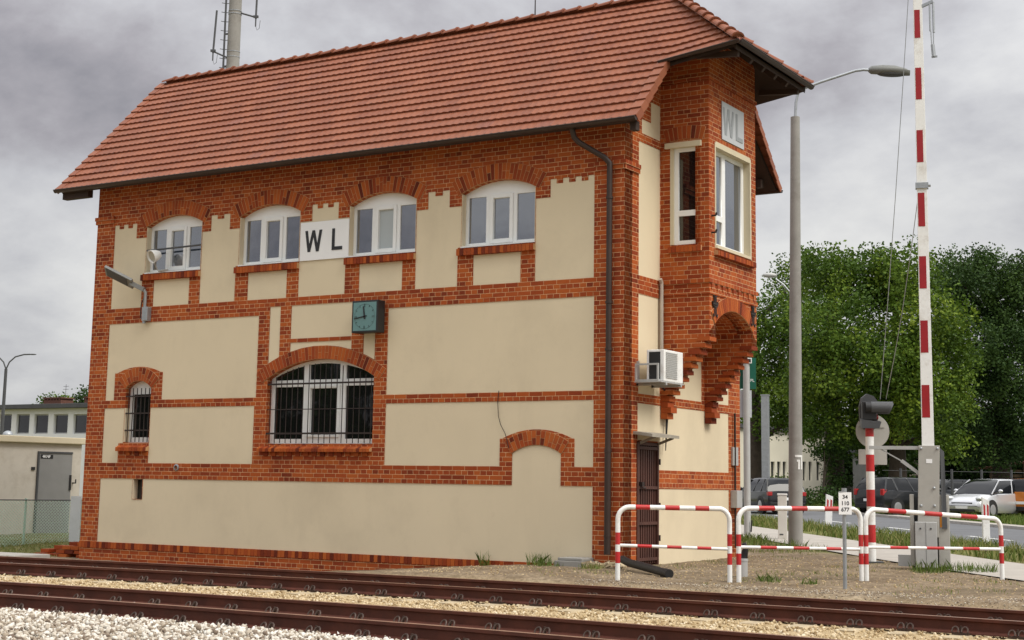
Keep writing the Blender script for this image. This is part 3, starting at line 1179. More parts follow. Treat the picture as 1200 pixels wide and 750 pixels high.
# vaulted underside
m_ = MB()
ar2, _ = seg_arch(YR[0] + ow, YR[1] - ow, 4.12, 4.44, 14)
m_.prism([(YR[0] + 0.1, 4.7)] + [(YR[0] + 0.1, 4.12)] + ar2 + [(YR[1] - 0.1, 4.12), (YR[1] - 0.1, 4.7)], lambda a, b: (0.01, a, b), lambda a, b: (OX - 0.27, a, b))
m_.build('oriel_vault', 'brick', box)
# corbel courses: the tread of every step oversails a little
for y0, y1 in ((YR[0] - 0.012, YR[0] + ow + 0.012), (YR[1] - ow - 0.012, YR[1] + 0.012)):
    m_ = MB()
    for i in range(ns):
        z0 = 2.92 + i * 0.115
        x0 = 0.16 + (OX - 0.16) * (i + 1) / ns
        m_.box(max(0.01, x0 - 0.22), x0 + 0.012, y0, y1, z0 + 0.002, z0 + 0.072)
    for (xx, z0, z1) in ((0.13, 2.50, 2.60), (0.20, 2.604, 2.70), (0.14, 2.704, 2.80), (0.17, 2.804, 2.90)):
        m_.box(0.003, xx, y0 + 0.02, y1 - 0.02, z0, z1)
    m_.build('corbel', 'brickunit', box)
# string course with dentils
m_ = MB()
for z0, z1, pr in ((4.66, 4.735, 0.022), (4.86, 4.935, 0.03)):
    m_.box(OX - 0.1, OX + pr, YR[0] - pr, YR[1] + pr, z0, z1)
    m_.box(0.001, OX - 0.101, YR[0] - pr, YR[0] + 0.1, z0, z1)
    m_.box(0.001, OX - 0.101, YR[1] - 0.1, YR[1] + pr, z0, z1)
for i in range(9):
    y = YR[0] + 0.08 + i * 0.235
    m_.box(OX - 0.05, OX + 0.022, y, y + 0.11, 4.74, 4.855)
m_.build('string_course', 'brick', box)
m_ = MB()
for z0, z1, pr in ((8.40, 8.47, 0.02), (8.50, 8.57, 0.03)):
    m_.box(OX - 0.1, OX + pr, YR[0] - 0.002 - pr, YR[1] + pr, z0, z1)
    m_.box(0.001, OX - 0.101, YR[0] - pr, YR[0] + 0.1, z0, z1)
m_.build('string_course', 'brick', box)
# iron wall anchors
for y in (1.62, 3.33):
    m_ = MB()
    x = OX + 0.02
    for s_ in (-1, 1):
        m_.tube([(x, y + s_ * 0.03, 4.30), (x, y + s_ * 0.03, 4.62), (x, y + s_ * 0.06, 4.64)], 0.016, 6)
        m_.tube([(x, y, 4.44), (x, y + s_ * 0.08, 4.46), (x, y + s_ * 0.11, 4.54)], 0.016, 6)
        m_.tube([(x, y + s_ * 0.03, 4.30), (x, y + s_ * 0.07, 4.27), (x, y + s_ * 0.10, 4.32)], 0.016, 6)
    m_.bar((x, y - 0.11, 4.50), (x, y + 0.11, 4.50), 0.03)
    m_.build('wall_anchor', 'iron', box)
# small iron hooks by the front window
for z in (5.75, 6.05):
    m_ = MB()
    m_.tube([(OX, 1.52, z), (OX + 0.08, 1.52, z), (OX + 0.10, 1.52, z + 0.05)], 0.018, 6)
    m_.build('hook', 'iron', box)


def oriel_win(name, fn, u0, u1, z0, z1, mull, dep):
    """fn(u, v, w): w = depth behind the wall face; mull: list of (u0, u1, transom or None)"""
    hl = []
    for a, b, tr in mull:
        if tr:
            hl += [[(a, z0 + 0.07), (a, tr - 0.05), (b, tr - 0.05), (b, z0 + 0.07)], [(a, tr + 0.05), (a, z1 - 0.07), (b, z1 - 0.07), (b, tr + 0.05)]]
        else:
            hl += [[(a, z0 + 0.07), (a, z1 - 0.07), (b, z1 - 0.07), (b, z0 + 0.07)]]
    o = sheet('window', [(u0, z0), (u0, z1), (u1, z1), (u1, z0)], hl, 0.06, lambda u, v, w_: fn(u, v, dep + w_), 'pvc', box)
    for h in hl:
        us = [p[0] for p in h]
        vs = [p[1] for p in h]
        m_ = MB()
        m_.prism([(min(us) - 0.01, min(vs) - 0.01), (max(us) + 0.01, min(vs) - 0.01), (max(us) + 0.01, max(vs) + 0.01), (min(us) - 0.01, max(vs) + 0.01)], lambda a, b: fn(a, b, dep + 0.03), lambda a, b: fn(a, b, dep + 0.04))
        m_.build('pane', name, o)
    return o


fs = lambda u, v, w_: (u, YR[0] + w_, v)
ff = lambda u, v, w_: (OX - w_, u, v)
o1 = oriel_win('glass_dark', fs, 0.262, 0.755, 5.56, 7.30, [(0.345, 0.685, 6.12)], 0.02)
m_ = MB()          # cream surround and lintel of the side window
m_.box(0.19, 0.26, YR[0] - 0.006, YR[0] + 0.1, 5.56, 7.30)
m_.box(0.10, 0.80, YR[0] - 0.05, YR[0] + 0.1, 7.302, 7.40)
m_.build('surround', 'cream', o1)
o2 = oriel_win('glass', ff, 1.70, 3.25, 5.56, 7.32, [(1.79, 2.26, 6.10), (2.40, 3.16, None)], 0.12)
m_ = MB()
m_.box(OX - 0.2, OX + 0.012, 1.66, 1.699, 5.50, 7.40)
m_.box(OX - 0.2, OX + 0.012, 3.251, 3.30, 5.50, 7.40)
m_.box(OX - 0.2, OX + 0.012, 1.70, 3.25, 7.322, 7.42)
m_.box(OX - 0.2, OX + 0.03, 1.70, 3.25, 5.502, 5.556)
m_.build('surround', 'cream', o2)
m_ = MB()
soldier(m_, 1.62, 3.34, 5.36, 5.498, -0.09, 0.05, lambda u, v, w_: (OX - w_, u, v), 0.05)
m_.build('window_sill', ['brickunit', 'mortar'], box)
m_ = MB()
soldier(m_, 0.16, 0.80, 5.42, 5.545, -0.05, 0.1, lambda u, v, w_: (u, YR[0] + w_, v), 0.02)
m_.build('window_sill', ['brickunit', 'mortar'], box)
m_ = MB()
_, fl_inf = seg_arch(0.12, 0.82, 7.41, 7.46, 6)
ring_bricks(m_, m_, fl_inf, 0.24, -0.012, 0.1, fs, split=False)
m_.build('brick_arch', ['brickunit', 'mortar'], box)

# ---- door with its iron grille standing open, wooden canopy
m_ = MB()
m_.box(-0.10, -0.06, 0.50, 1.32, 0.0, 2.08)
dr = m_.build('door', 'rustdoor', box)
m_ = MB()
for y in (0.52, 1.30):
    m_.box(-0.05, 0.02, y - 0.025, y + 0.025, 0.0, 2.07)
m_.box(-0.05, 0.02, 0.545, 1.275, 2.02, 2.07)
for i in range(9):
    y = 0.57 + i * 0.085
    m_.box(-0.045, -0.02, y - 0.03, y + 0.018, 0.03, 2.02)
for z in (0.08, 0.68, 1.28, 1.95):
    m_.box(-0.019, 0.015, 0.546, 1.274, z, z + 0.05)
m_.build('door_panel', 'rustdoor', dr)
m_ = MB()
for z in (0.45, 1.0, 1.75):
    m_.tube([(0.03, 1.33, z - 0.05), (0.03, 1.33, z + 0.05)], 0.018, 8)
m_.box(-0.02, 0.06, 0.60, 0.68, 1.32, 1.40)
m_.tube([(0.06, 0.62, 1.30), (0.06, 0.72, 1.30)], 0.014, 8)
m_.build('handle', 'iron', dr)
m_ = MB()
m_.hexa([(0.0, 0.36, 2.20), (0.36, 0.36, 2.15), (0.36, 1.42, 2.15), (0.0, 1.42, 2.20), (0.0, 0.36, 2.25), (0.36, 0.36, 2.20), (0.36, 1.42, 2.20), (0.0, 1.42, 2.25)])
m_.bar((0.0, 0.6, 2.05), (0.3, 0.6, 2.16), 0.04)
m_.bar((0.0, 1.3, 2.05), (0.3, 1.3, 2.16), 0.04)
m_.build('canopy', simple('weathered_board', (0.30, 0.27, 0.22), 0.9, var=0.3, scale=5), box)

# ---- roof
YE, ZE, YRG, ZRG = -0.45, 7.45, 2.475, 10.52
SL = math.hypot(YRG - YE, ZRG - ZE)
SY, SZ = (YRG - YE) / SL, (ZRG - ZE) / SL
XL = -13.50
XC, ZCR, YCR = 1.74, 8.72, 0.76         # start of the hood over the oriel
RIDGE_X = -0.14


def xright(z):
    if z < ZCR:
        return 0.42
    t = (z - ZCR) / (ZRG - ZCR)
    return XC + (RIDGE_X - XC) * t


def lift(x, z):
    if z < ZCR - 0.3 or x < 0.42:
        return 0.0
    t = max(0.0, min(1.0, (z - ZCR) / (ZRG - ZCR)))
    return 0.19 * (x - 0.42) / (XC - 0.42) * (1 - t)


def tiles(mirror):
    """courses of flat interlocking tiles, each course stepped over the one below"""
    mb = MB()
    rows = 17
    g = SL / rows
    for k in range(-1 if mirror else 0, rows):
        s0, s1 = k * g, min(SL, (k + 1) * g + 0.03)
        zb = ZE + SZ * s0
        zt = ZE + SZ * s1
        x0 = XL
        xb, xt = xright(zb + 0.01), xright(min(zt, ZRG))
        if mirror and zb < ZCR - 0.1:
            xb = xt = 0.60
        if zb < ZCR <= zt - 0.02:
            xt = xb
        # one side of the hood row gets its own bottom edge
        nseg = int((xb - x0) / 0.0375)
        rn = {}
        for i in range(nseg + 1):
            pass
        top, bot, fro = [], [], []
        for i in range(nseg + 1):
            t = i / nseg
            xa = x0 + (xb - x0) * t
            xu = min(xa, xt)
            ph = (xa - x0) / 0.30 + 0.5 * (k % 2)
            wv = 0.0075 * math.cos(2 * math.pi * ph * 2)
            for (lst, s_, xx, nrm) in ((top, s1, xu, 0.004), (bot, s0, xa, 0.045 + wv), (fro, s0, xa, 0.008)):
                y = YE + SY * s_ - SZ * nrm
                z = ZE + SZ * s_ + SY * nrm
                z += lift(xx, z)
                if mirror:
                    y = 2 * YRG - y
                lst.append((xx, y, z))
        n = nseg + 1
        v = top + bot + fro
        f, r = [], []
        for i in range(nseg):
            tile = int(((i + 0.5) * (xb - x0) / nseg) / 0.30 + 0.5 * (k % 2))
            if (tile) not in rn:
                rn[tile] = random.random()
            f.append((i, i + 1, n + i + 1, n + i))
            r.append(rn[tile])
            f.append((n + i, n + i + 1, 2 * n + i + 1, 2 * n + i))
            r.append(rn[tile])
        o = len(mb.v)
        mb.v += v
        mb.f += [tuple(q + o for q in ff_) for ff_ in f]
        mb.r += r
        mb.m += [0] * len(f)
    return mb


roof = tiles(False).build('roof', 'tile', box, recalc=False)
tiles(True).build('roof_slope', 'tile', roof, recalc=False)
# hip plane above the oriel
mb = MB()
hr = 9
ra, rb = Vector((RIDGE_X, YRG, ZRG)), Vector((XC, YCR, ZCR + 0.19))
for k in range(hr):
    t0_, t1_ = k / hr, (k + 1.15) / hr
    t1_ = min(1, t1_)

    def hp(t, s_, nrm):
        a = rb.lerp(ra, t)
        y = a.y + (2 * YRG - a.y - a.y) * s_
        return (a.x + nrm * 0.65, y, a.z + nrm * 0.75)
    n = max(4, int((2 * (YRG - rb.lerp(ra, t0_).y)) / 0.05))
    v = [hp(t1_, i / n, 0.004) for i in range(n + 1)] + [hp(t0_, i / n, 0.045 + 0.008 * math.cos(i * 0.05 / 0.15 * 6.28)) for i in range(n + 1)] + [hp(t0_, i / n, 0.0) for i in range(n + 1)]
    mb.add(v, [(i, i + 1, n + 1 + i + 1, n + 1 + i) for i in range(n)] + [(n + 1 + i, n + 2 + i, 2 * n + 3 + i, 2 * n + 2 + i) for i in range(n)])
mb.build('roof_hip', 'tile', roof, recalc=False)


def cap_tiles(name, a, b, n, r=0.105):
    """half-round ridge tiles, each overlapping the next"""
    mb = MB()
    a, b = Vector(a), Vector(b)
    d = (b - a) / n
    dn = d.normalized()
    sx = dn.cross(Vector((0, 0, 1))).normalized()
    up = sx.cross(dn)
    for i in range(n):
        p0 = a + d * i
        p1 = a + d * (i + 1.12)
        v = []
        for p, rr, lf in ((p0, r * 0.86, 0.0), (p1 - dn * 0.05, r * 1.05, 0.016), (p1, r * 1.16, 0.022)):
            for k in range(9):
                t = math.pi * k / 8
                v.append(p + sx * math.cos(t) * rr + up * (math.sin(t) * rr * 0.8 + lf - 0.03))
        for p, rr, lf in ((p1, r * 1.0, 0.012),):
            for k in range(9):
                t = math.pi * k / 8
                v.append(p + sx * math.cos(t) * rr + up * (math.sin(t) * rr * 0.7 + lf - 0.03))
        f = []
        for q in range(3):
            for k in range(8):
                f.append((q * 9 + k, q * 9 + k + 1, (q + 1) * 9 + k + 1, (q + 1) * 9 + k))
        rv = random.random()
        mb.add(v, f, rv)
        # closed end
        mb.add([v[18 + k] - dn * 0.02 for k in range(9)], [tuple(range(9))], rv)
    mb.build(name, 'tile', roof, recalc=False)


cap_tiles('ridge_cap', (XL + 0.05, YRG, ZRG + 0.05), (RIDGE_X, YRG, ZRG + 0.05), 37)
cap_tiles('hip_cap', (RIDGE_X - 0.1, YRG, ZRG + 0.06), (XC + 0.03, YCR - 0.02, ZCR + 0.26), 9)
cap_tiles('hip_cap', (RIDGE_X - 0.1, YRG, ZRG + 0.06), (XC + 0.03, 2 * YRG - YCR + 0.02, ZCR + 0.26), 9)


def verge(x, s_a, s_b, n, mirror=False):
    mb = MB()
    for i in range(n):
        p, q = s_a + (s_b - s_a) * i / n, s_a + (s_b - s_a) * (i + 1.06) / n
        pts = []
        for s_, up in ((p, 0.058), (q, 0.028)):
            for dx, dn in ((-0.16, up), (0.035, up + 0.006), (0.04, up - 0.13), (0.022, up - 0.13), (0.018, up - 0.02), (-0.16, up - 0.02)):
                y = YE + SY * s_ - SZ * dn
                z = ZE + SZ * s_ + SY * dn
                pts.append((x + (dx if x > -5 else -dx), (2 * YRG - y) if mirror else y, z))
        f = [(k, (k + 1) % 6, 6 + (k + 1) % 6, 6 + k) for k in range(6)] + [(0, 1, 2, 3, 4, 5), (6, 7, 8, 9, 10, 11)]
        mb.add(pts, f, random.random())
    mb.build('verge_tiles', 'tile', roof)


s_h = (ZCR - ZE) / SZ
verge(0.44, -0.02, s_h, 7)
verge(0.62, -0.27, s_h, 8, True)
verge(XL - 0.02, -0.02, SL, 17)
# timber under the tiles
mb = MB()
for mir in (False, True):
    def P(x, s_, dn):
        y = YE + SY * s_ - SZ * dn
        z = ZE + SZ * s_ + SY * dn
        return (x, 2 * YRG - y if mir else y, z)
    s0_, xe_ = (-0.21, 0.58) if mir else (0.02, 0.40)
    mb.hexa([P(XL + 0.03, s0_, -0.11), P(xe_, s0_, -0.11), P(0.40, s_h, -0.11), P(XL + 0.03, s_h, -0.11), P(XL + 0.03, s0_, -0.02), P(xe_, s0_, -0.02), P(0.40, s_h, -0.02), P(XL + 0.03, s_h, -0.02)])
    mb.hexa([P(XL + 0.03, s_h + 0.001, -0.11), P(0.40, s_h + 0.001, -0.11), P(RIDGE_X - 0.1, SL - 0.05, -0.11), P(XL + 0.03, SL - 0.05, -0.11), P(XL + 0.03, s_h + 0.001, -0.02), P(0.40, s_h + 0.001, -0.02), P(RIDGE_X - 0.1, SL - 0.05, -0.02), P(XL + 0.03, SL - 0.05, -0.02)])
    # hood deck over the oriel
    y1_ = YCR + 0.03
    a = [(0.401, y1_, ZCR - 0.10), (XC - 0.03, y1_, ZCR + 0.10), (RIDGE_X + 0.56, YRG, ZRG - 0.56), (0.401, YRG, ZRG - 0.5)]
    b = [(0.401, y1_, ZCR - 0.03), (XC - 0.03, y1_, ZCR + 0.16), (RIDGE_X + 0.56, YRG, ZRG - 0.44), (0.401, YRG, ZRG - 0.4)]
    if mir:
        a = [(p[0], 2 * YRG - p[1], p[2]) for p in a]
        b = [(p[0], 2 * YRG - p[1], p[2]) for p in b]
    mb.hexa(a + b)
# deck under the hip
mb.hexa([(XC - 0.03, YCR + 0.05, ZCR + 0.06), (XC - 0.03, 2 * YRG - YCR - 0.05, ZCR + 0.06), (RIDGE_X + 0.1, YRG + 0.1, ZRG - 0.24), (RIDGE_X + 0.1, YRG - 0.1, ZRG - 0.24),
         (XC - 0.03, YCR + 0.05, ZCR + 0.15), (XC - 0.03, 2 * YRG - YCR - 0.05, ZCR + 0.15), (RIDGE_X + 0.1, YRG + 0.1, ZRG - 0.12), (RIDGE_X + 0.1, YRG - 0.1, ZRG - 0.12)])
for i in range(6):
    y = YCR + 0.25 + i * 0.57
    mb.bar((XC - 0.06, y, ZCR + 0.03), (0.9, y, ZCR + (0.70 if 1 <= i <= 4 else 0.10)), 0.08, 0.10)
# eaves soffit front and back
for mir in (False, True):
    ya, yb_ = (-0.40, 0.31) if not mir else (BD - 0.31, BD + 0.40)
    pass
mb.build('roof_timber', 'darkwood', roof)
for x in (-13.42, 0.36):
    for y, z in ((-0.30, 7.36), (5.2, 7.36)):
        m_ = MB()
        m_.box(x - 0.07 if x > 0 else x - 0.03, x + 0.04 if x > 0 else x + 0.75, y - 0.07, y + 0.07, z - 0.1, z + 0.06)
        m_.build('purlin', 'darkwood', roof)


def half_gutter(name, a, b, r=0.058, mat='gutter'):
    mb = MB()
    a, b = Vector(a), Vector(b)
    d = (b - a).normalized()
    sx = d.cross(Vector((0, 0, 1))).normalized()
    up = Vector((0, 0, 1))
    v = []
    for p in (a, b):
        for rr in (r, r * 0.9):
            for k in range(9):
                t = math.pi + math.pi * k / 8
                v.append(p + sx * math.cos(t) * rr + up * math.sin(t) * rr)
    f = []
    for k in range(8):
        f.append((k, k + 1, 18 + k + 1, 18 + k))
        f.append((9 + k, 9 + k + 1, 27 + k + 1, 27 + k))
    f += [(0, 9, 27, 18), (8, 17, 35, 26)]
    for o_ in (0, 18):
        f.append(tuple(o_ + k for k in range(9)))
    mb.add(v, f)
    mb.tube([a + sx * r + up * 0.004, b + sx * r + up * 0.004], 0.012, 6)
    mb.tube([a - sx * r + up * 0.004, b - sx * r + up * 0.004], 0.012, 6)
    return mb.build(name, mat, box, recalc=False)


half_gutter('gutter', (XL - 0.05, YE - 0.045, ZE - 0.005), (0.47, YE - 0.045, ZE - 0.005))
half_gutter('gutter', (XL - 0.05, 2 * YRG - YE + 0.22, ZE - 0.19), (0.65, 2 * YRG - YE + 0.22, ZE - 0.19))
half_gutter('gutter', (XC + 0.07, YCR - 0.03, ZCR + 0.19), (XC + 0.07, 2 * YRG - YCR + 0.03, ZCR + 0.19))
half_gutter('gutter', (0.30, YCR - 0.05, ZCR - 0.005), (XC + 0.09, YCR - 0.05, ZCR + 0.18), 0.045)
# downpipe
m_ = MB()
m_.tube([(-0.80, -0.42, 7.40), (-0.78, -0.38, 7.25), (-0.72, -0.32, 7.17), (-0.32, -0.13, 6.90), (-0.24, -0.09, 6.80), (-0.24, -0.085, 6.6), (-0.24, -0.085, 0.26)], 0.05, 12)
m_.tube([(-0.24, -0.085, 1.95), (-0.24, -0.085, 0.20)], 0.056, 12)
for z in (0.5, 1.9, 3.6, 4.4, 6.2):
    m_.tube([(-0.24, -0.085, z - 0.02), (-0.24, -0.085, z + 0.02)], 0.062, 12)
    m_.bar((-0.24, -0.05, z), (-0.24, 0.01, z), 0.03)
m_.build('downpipe', 'gutter', box, smooth=True)
# lightning rod on the ridge, drain pipe and service box on the gable
m_ = MB()
m_.tube([(-3.3, YRG, 10.5), (-3.3, YRG, 11.4)], [0.014, 0.008], 6)
m_.build('lightning_rod', 'iron', roof)
m_ = MB()
m_.tube([(0.05, 4.58, 0.2), (0.05, 4.58, 2.75)], 0.022, 8)
m_.build('cable_pipe', 'gutter', box)
m_ = MB()
m_.box(0.002, 0.14, 4.46, 4.72, 0.95, 1.28)
m_.build('meter_box', 'greypaint', box, bevel=0.01)
m_ = MB()
m_.box(0.002, 0.05, 4.5, 4.75, 1.75, 2.1)
m_.build('meter_box', 'greypaint', box, bevel=0.01)
# crack with a hanging wire on the facade
m_ = MB()
zz = [2.92, 2.8, 2.62, 2.45, 2.35]
m_.tube([(-2.45, -0.012, 2.95), (-2.47, -0.012, 2.75), (-2.45, -0.012, 2.5), (-2.40, -0.012, 2.35), (-2.3, -0.02, 2.2), (-2.22, -0.02, 1.95)], 0.006, 5)
m_.build('cable', 'iron', box)

# ------------------------------------------------------------------ things on the signal box
def sign_WL(name, label, fn, w_, h_, mat, ink, lh):
    s = thing(name, fn(0, 0, 0), label, 'sign')
    org = fn(0, 0, 0)
    m_ = MB()
    m_.hexa([fn(-w_ / 2, -h_ / 2, 0.0), fn(w_ / 2, -h_ / 2, 0.0), fn(w_ / 2, -h_ / 2, -0.012), fn(-w_ / 2, -h_ / 2, -0.012), fn(-w_ / 2, h_ / 2, 0.0), fn(w_ / 2, h_ / 2, 0.0), fn(w_ / 2, h_ / 2, -0.012), fn(-w_ / 2, h_ / 2, -0.012)])
    m_.build('board', mat, s, org)
    st = 0.155 * lh
    h = lh / 2
    m_ = MB()

    cnt = [0]

    def pr(poly):
        cnt[0] += 1
        q_ = 0.003 + 0.0012 * cnt[0]
        m_.prism(poly, lambda a, b: fn(a, b, 0.0005), lambda a, b: fn(a, b, q_))
    cx = -w_ * 0.22
    W2 = lh * 0.50
    top = [-W2, -W2 * 0.02 - 0.0, W2]
    # W as four strokes
    xs = [(-W2 + st * 0.5, -W2 * 0.5), (-0.0, -W2 * 0.5), (0.0, W2 * 0.5), (W2 - st * 0.5, W2 * 0.5)]
    for xt, xb in xs:
        pr([(cx + xb - st / 2, -h), (cx + xb + st / 2, -h), (cx + xt + st / 2, h), (cx + xt - st / 2, h)])
    m_.build('letter', ink, s, org)
    m_ = MB()
    cx = w_ * 0.27
    wl = lh * 0.30
    pr([(cx - wl, -h), (cx - wl + st, -h), (cx - wl + st, h), (cx - wl, h)])
    pr([(cx - wl + st, -h), (cx + wl, -h), (cx + wl, -h + st), (cx - wl + st, -h + st)])
    m_.build('letter', ink, s, org)
    return s


sign_WL('signal_box_sign', 'white board with black letters WL between two upper facade windows', lambda u, v, d: (-6.48 + u, -0.014 - d, 5.925 + v), 1.19, 0.75, 'signwhite', 'ink', 0.42)
sign_WL('signal_box_sign', 'faded grey board with pale letters WL on the brick oriel', lambda u, v, d: (OX + 0.020 + d, 2.46 + u, 7.87 + v), 1.0, 0.70, 'signgrey', 'fadedletter', 0.50)

# clock
ck = thing('station_clock', (-5.45, 0, 4.4), 'square black framed clock with teal dial on the facade', 'clock')
og = (-5.45, 0, 4.4)
cx_, cz_, yf = -5.245, 4.362, -0.28
hw = 0.30
m_ = MB()
m_.box(cx_ - hw, cx_ + hw, yf, -0.06, cz_ - hw, cz_ + hw)
m_.box(cx_ - 0.08, cx_ + 0.08, -0.06, 0.01, cz_ - 0.08, cz_ + 0.08)
m_.build('case', 'black', ck, og, bevel=0.012)
m_ = MB()
m_.box(cx_ - hw + 0.035, cx_ + hw - 0.035, yf - 0.003, yf + 0.01, cz_ - hw + 0.035, cz_ + hw - 0.035)
m_.build('dial', 'teal', ck, og)
m_ = MB()
for i in range(12):
    a = math.radians(30 * i)
    r0, r1 = (0.175, 0.235) if i % 3 == 0 else (0.20, 0.235)
    m_.bar((cx_ + r0 * math.sin(a), yf - 0.005, cz_ + r0 * math.cos(a)), (cx_ + r1 * math.sin(a), yf - 0.005, cz_ + r1 * math.cos(a)), 0.003, 0.018 if i % 3 else 0.026, up=(0, 1, 0))
for i in range(60):
    a = math.radians(6 * i)
    m_.bar((cx_ + 0.225 * math.sin(a), yf - 0.005, cz_ + 0.225 * math.cos(a)), (cx_ + 0.237 * math.sin(a), yf - 0.005, cz_ + 0.237 * math.cos(a)), 0.003, 0.006, up=(0, 1, 0))
m_.build('hour_marks', 'ink', ck, og)
for ang, ln, wd in ((351.5, 0.19, 0.030), (261, 0.235, 0.022)):
    a = math.radians(ang)
    s_, c_ = math.sin(a), math.cos(a)
    m_ = MB()
    px_, pz_ = c_, -s_
    y0_, y1_ = yf - 0.016, yf - 0.009
    q = [(-0.05, wd * 0.5), (ln, wd * 0.38), (ln, -wd * 0.38), (-0.05, -wd * 0.5)]
    m_.prism(q, lambda l_, t_: (cx_ + s_ * l_ + px_ * t_, y0_, cz_ + c_ * l_ + pz_ * t_), lambda l_, t_: (cx_ + s_ * l_ + px_ * t_, y1_, cz_ + c_ * l_ + pz_ * t_))
    m_.build('clock_hand', 'ink', ck, og)

# wall lamp (LED head on a bracket)
wl_ = thing('wall_lamp', (-11.05, 0, 4.6), 'grey LED street light on a bracket at the left end of the facade', 'lamp')
og = (-11.05, 0, 4.6)
m_ = MB()
m_.box(-11.16, -11.0, -0.11, 0.012, 4.55, 4.84)
m_.build('junction_box', 'galv', wl_, og, bevel=0.008)
m_ = MB()
m_.tube([(-11.12, -0.07, 4.5), (-11.12, -0.07, 5.15), (-11.16, -0.13, 5.24)], 0.035, 10)
m_.build('bracket', 'galv', wl_, og, smooth=True)
a_, b_ = Vector((-11.13, -0.10, 5.20)), Vector((-11.95, -0.42, 5.62))
m_ = MB()
m_.bar(a_, a_.lerp(b_, 0.35), 0.11, 0.09)
m_.bar(a_.lerp(b_, 0.30), b_, 0.30, 0.06, up=(0.1, 0.62, 0.78))
m_.build('lamp_head', simple('grey_lamp_metal', (0.22, 0.22, 0.21), 0.5, 0.2, var=0.15), wl_, og, bevel=0.008)
m_ = MB()
nn = Vector((0.1, 0.62, 0.78)) * 0.033
m_.bar(a_.lerp(b_, 0.42) - nn, b_ - (b_ - a_) * 0.05 - nn, 0.24, 0.012, up=(0.1, 0.62, 0.78))
m_.build('led_panel', 'darkgrey', wl_, og)
m_ = MB()
m_.tube([(-11.10, -0.08, 4.55), (-11.22, -0.08, 4.62), (-11.24, -0.06, 4.9), (-11.14, -0.06, 5.1)], 0.010, 6)
m_.build('cable', 'black', wl_, og)

# floodlight on a rail in front of the first upper window
fl = thing('floodlight', (-10.9, 0, 5.55), 'round white floodlight clamped in front of the leftmost upper window', 'floodlight')
og = (-10.9, 0, 5.55)
m_ = MB()
m_.tube([(-11.16, -0.05, 6.03), (-9.66, -0.05, 6.05)], 0.02, 8)
m_.build('bar', 'darkgrey', fl, og)
m_ = MB()
m_.tube([(-10.83, -0.05, 5.60), (-10.83, -0.12, 5.70), (-10.80, -0.22, 5.78)], 0.014, 6)
m_.tube([(-10.80, -0.05, 5.58), (-10.55, -0.03, 5.60)], 0.02, 6)
m_.build('bracket', 'greypaint', fl, og)
m_ = MB()
ax = Vector((-0.20, -0.90, -0.38)).normalized()
c_ = Vector((-10.78, -0.20, 5.88))
sx = ax.cross(Vector((0, 0, 1))).normalized()
sy = sx.cross(ax)
v, f = [], []
prof = [(0.02, -0.16), (0.09, -0.13), (0.13, -0.05), (0.155, 0.06), (0.165, 0.10), (0.15, 0.10), (0.13, 0.06)]
for r_, h_ in [(q_[0] * 0.86, q_[1] * 0.9) for q_ in prof]:
    for k in range(20):
        t = 2 * math.pi * k / 20
        v.append(c_ + ax * h_ + sx * math.cos(t) * r_ + sy * math.sin(t) * r_)
for i in range(len(prof) - 1):
    for k in range(20):
        f.append((i * 20 + k, i * 20 + (k + 1) % 20, (i + 1) * 20 + (k + 1) % 20, (i + 1) * 20 + k))
m_.add(v, f)
m_.build('lamp_housing', 'white', fl, og, smooth=True)
m_ = MB()
m_.add([c_ + ax * 0.060 + sx * math.cos(2 * math.pi * k / 20) * 0.114 + sy * math.sin(2 * math.pi * k / 20) * 0.114 for k in range(20)], [tuple(range(20))])
m_.build('lens', simple('floodlight_glass', (0.40, 0.38, 0.33), 0.15, var=0.1, bmp=0), fl, og)

# air conditioner
ac = thing('air_conditioner', (0.3, 0.65, 3.1), 'white air conditioning unit on a bracket beside the oriel', 'air conditioner')
og = (0.3, 0.65, 3.1)
ay0, ay1, az0, az1 = 0.42, 1.17, 3.08, 3.62
ax0, ax1 = 0.22, 0.55
m_ = MB()
m_.box(ax0, ax1, ay0, ay1, az0, az1)
m_.build('casing', 'white', ac, og, bevel=0.018)
m_ = MB()
m_.box(ax0 + 0.05, ax1 - 0.07, ay0 - 0.004, ay0 + 0.01, az0 + 0.04, az1 - 0.04)
m_.build('side_grille', 'black', ac, og)
m_ = MB()
for i in range(15):
    z = az0 + 0.06 + i * 0.03
    m_.box(ax1 - 0.004, ax1 + 0.012, ay0 + 0.06, ay0 + 0.50, z, z + 0.016)
m_.build('front_grille', 'greypaint', ac, og)
m_ = MB()
for y in (0.50, 1.08):
    m_.box(0.002, 0.56, y - 0.02, y + 0.02, az0 - 0.06, az0 - 0.02)
    m_.box(0.002, 0.04, y - 0.02, y + 0.02, az0 - 0.059, az0 + 0.36)
m_.box(0.05, 0.55, 0.30, 1.2, az0 - 0.019, az0 - 0.002)
for q in ((0.06, 0.50, 0.0, 0.03), (0.06, 0.50, 0.27, 0.30), (0.06, 0.09, 0.031, 0.269), (0.47, 0.50, 0.031, 0.269)):
    m_.box(q[0], q[1], 0.30, 0.33, az0 + q[2], az0 + q[3])
m_.build('bracket', 'greypaint', ac, og)
m_ = MB()
m_.tube([(0.05, 1.35, 3.4), (0.05, 1.35, 4.88), (0.05, 1.30, 4.95)], 0.035, 8)
m_.build('pipe', simple('pipe_insulation', (0.42, 0.36, 0.30), 0.8, var=0.2), ac, og)
m_ = MB()
m_.tube([(0.10, 1.25, 3.05), (0.07, 1.56, 2.95), (0.05, 1.58, 2.55), (0.06, 1.50, 1.95)], [0.02, 0.02, 0.025, 0.008], 7)
m_.build('drain_hose', 'black', ac, og)

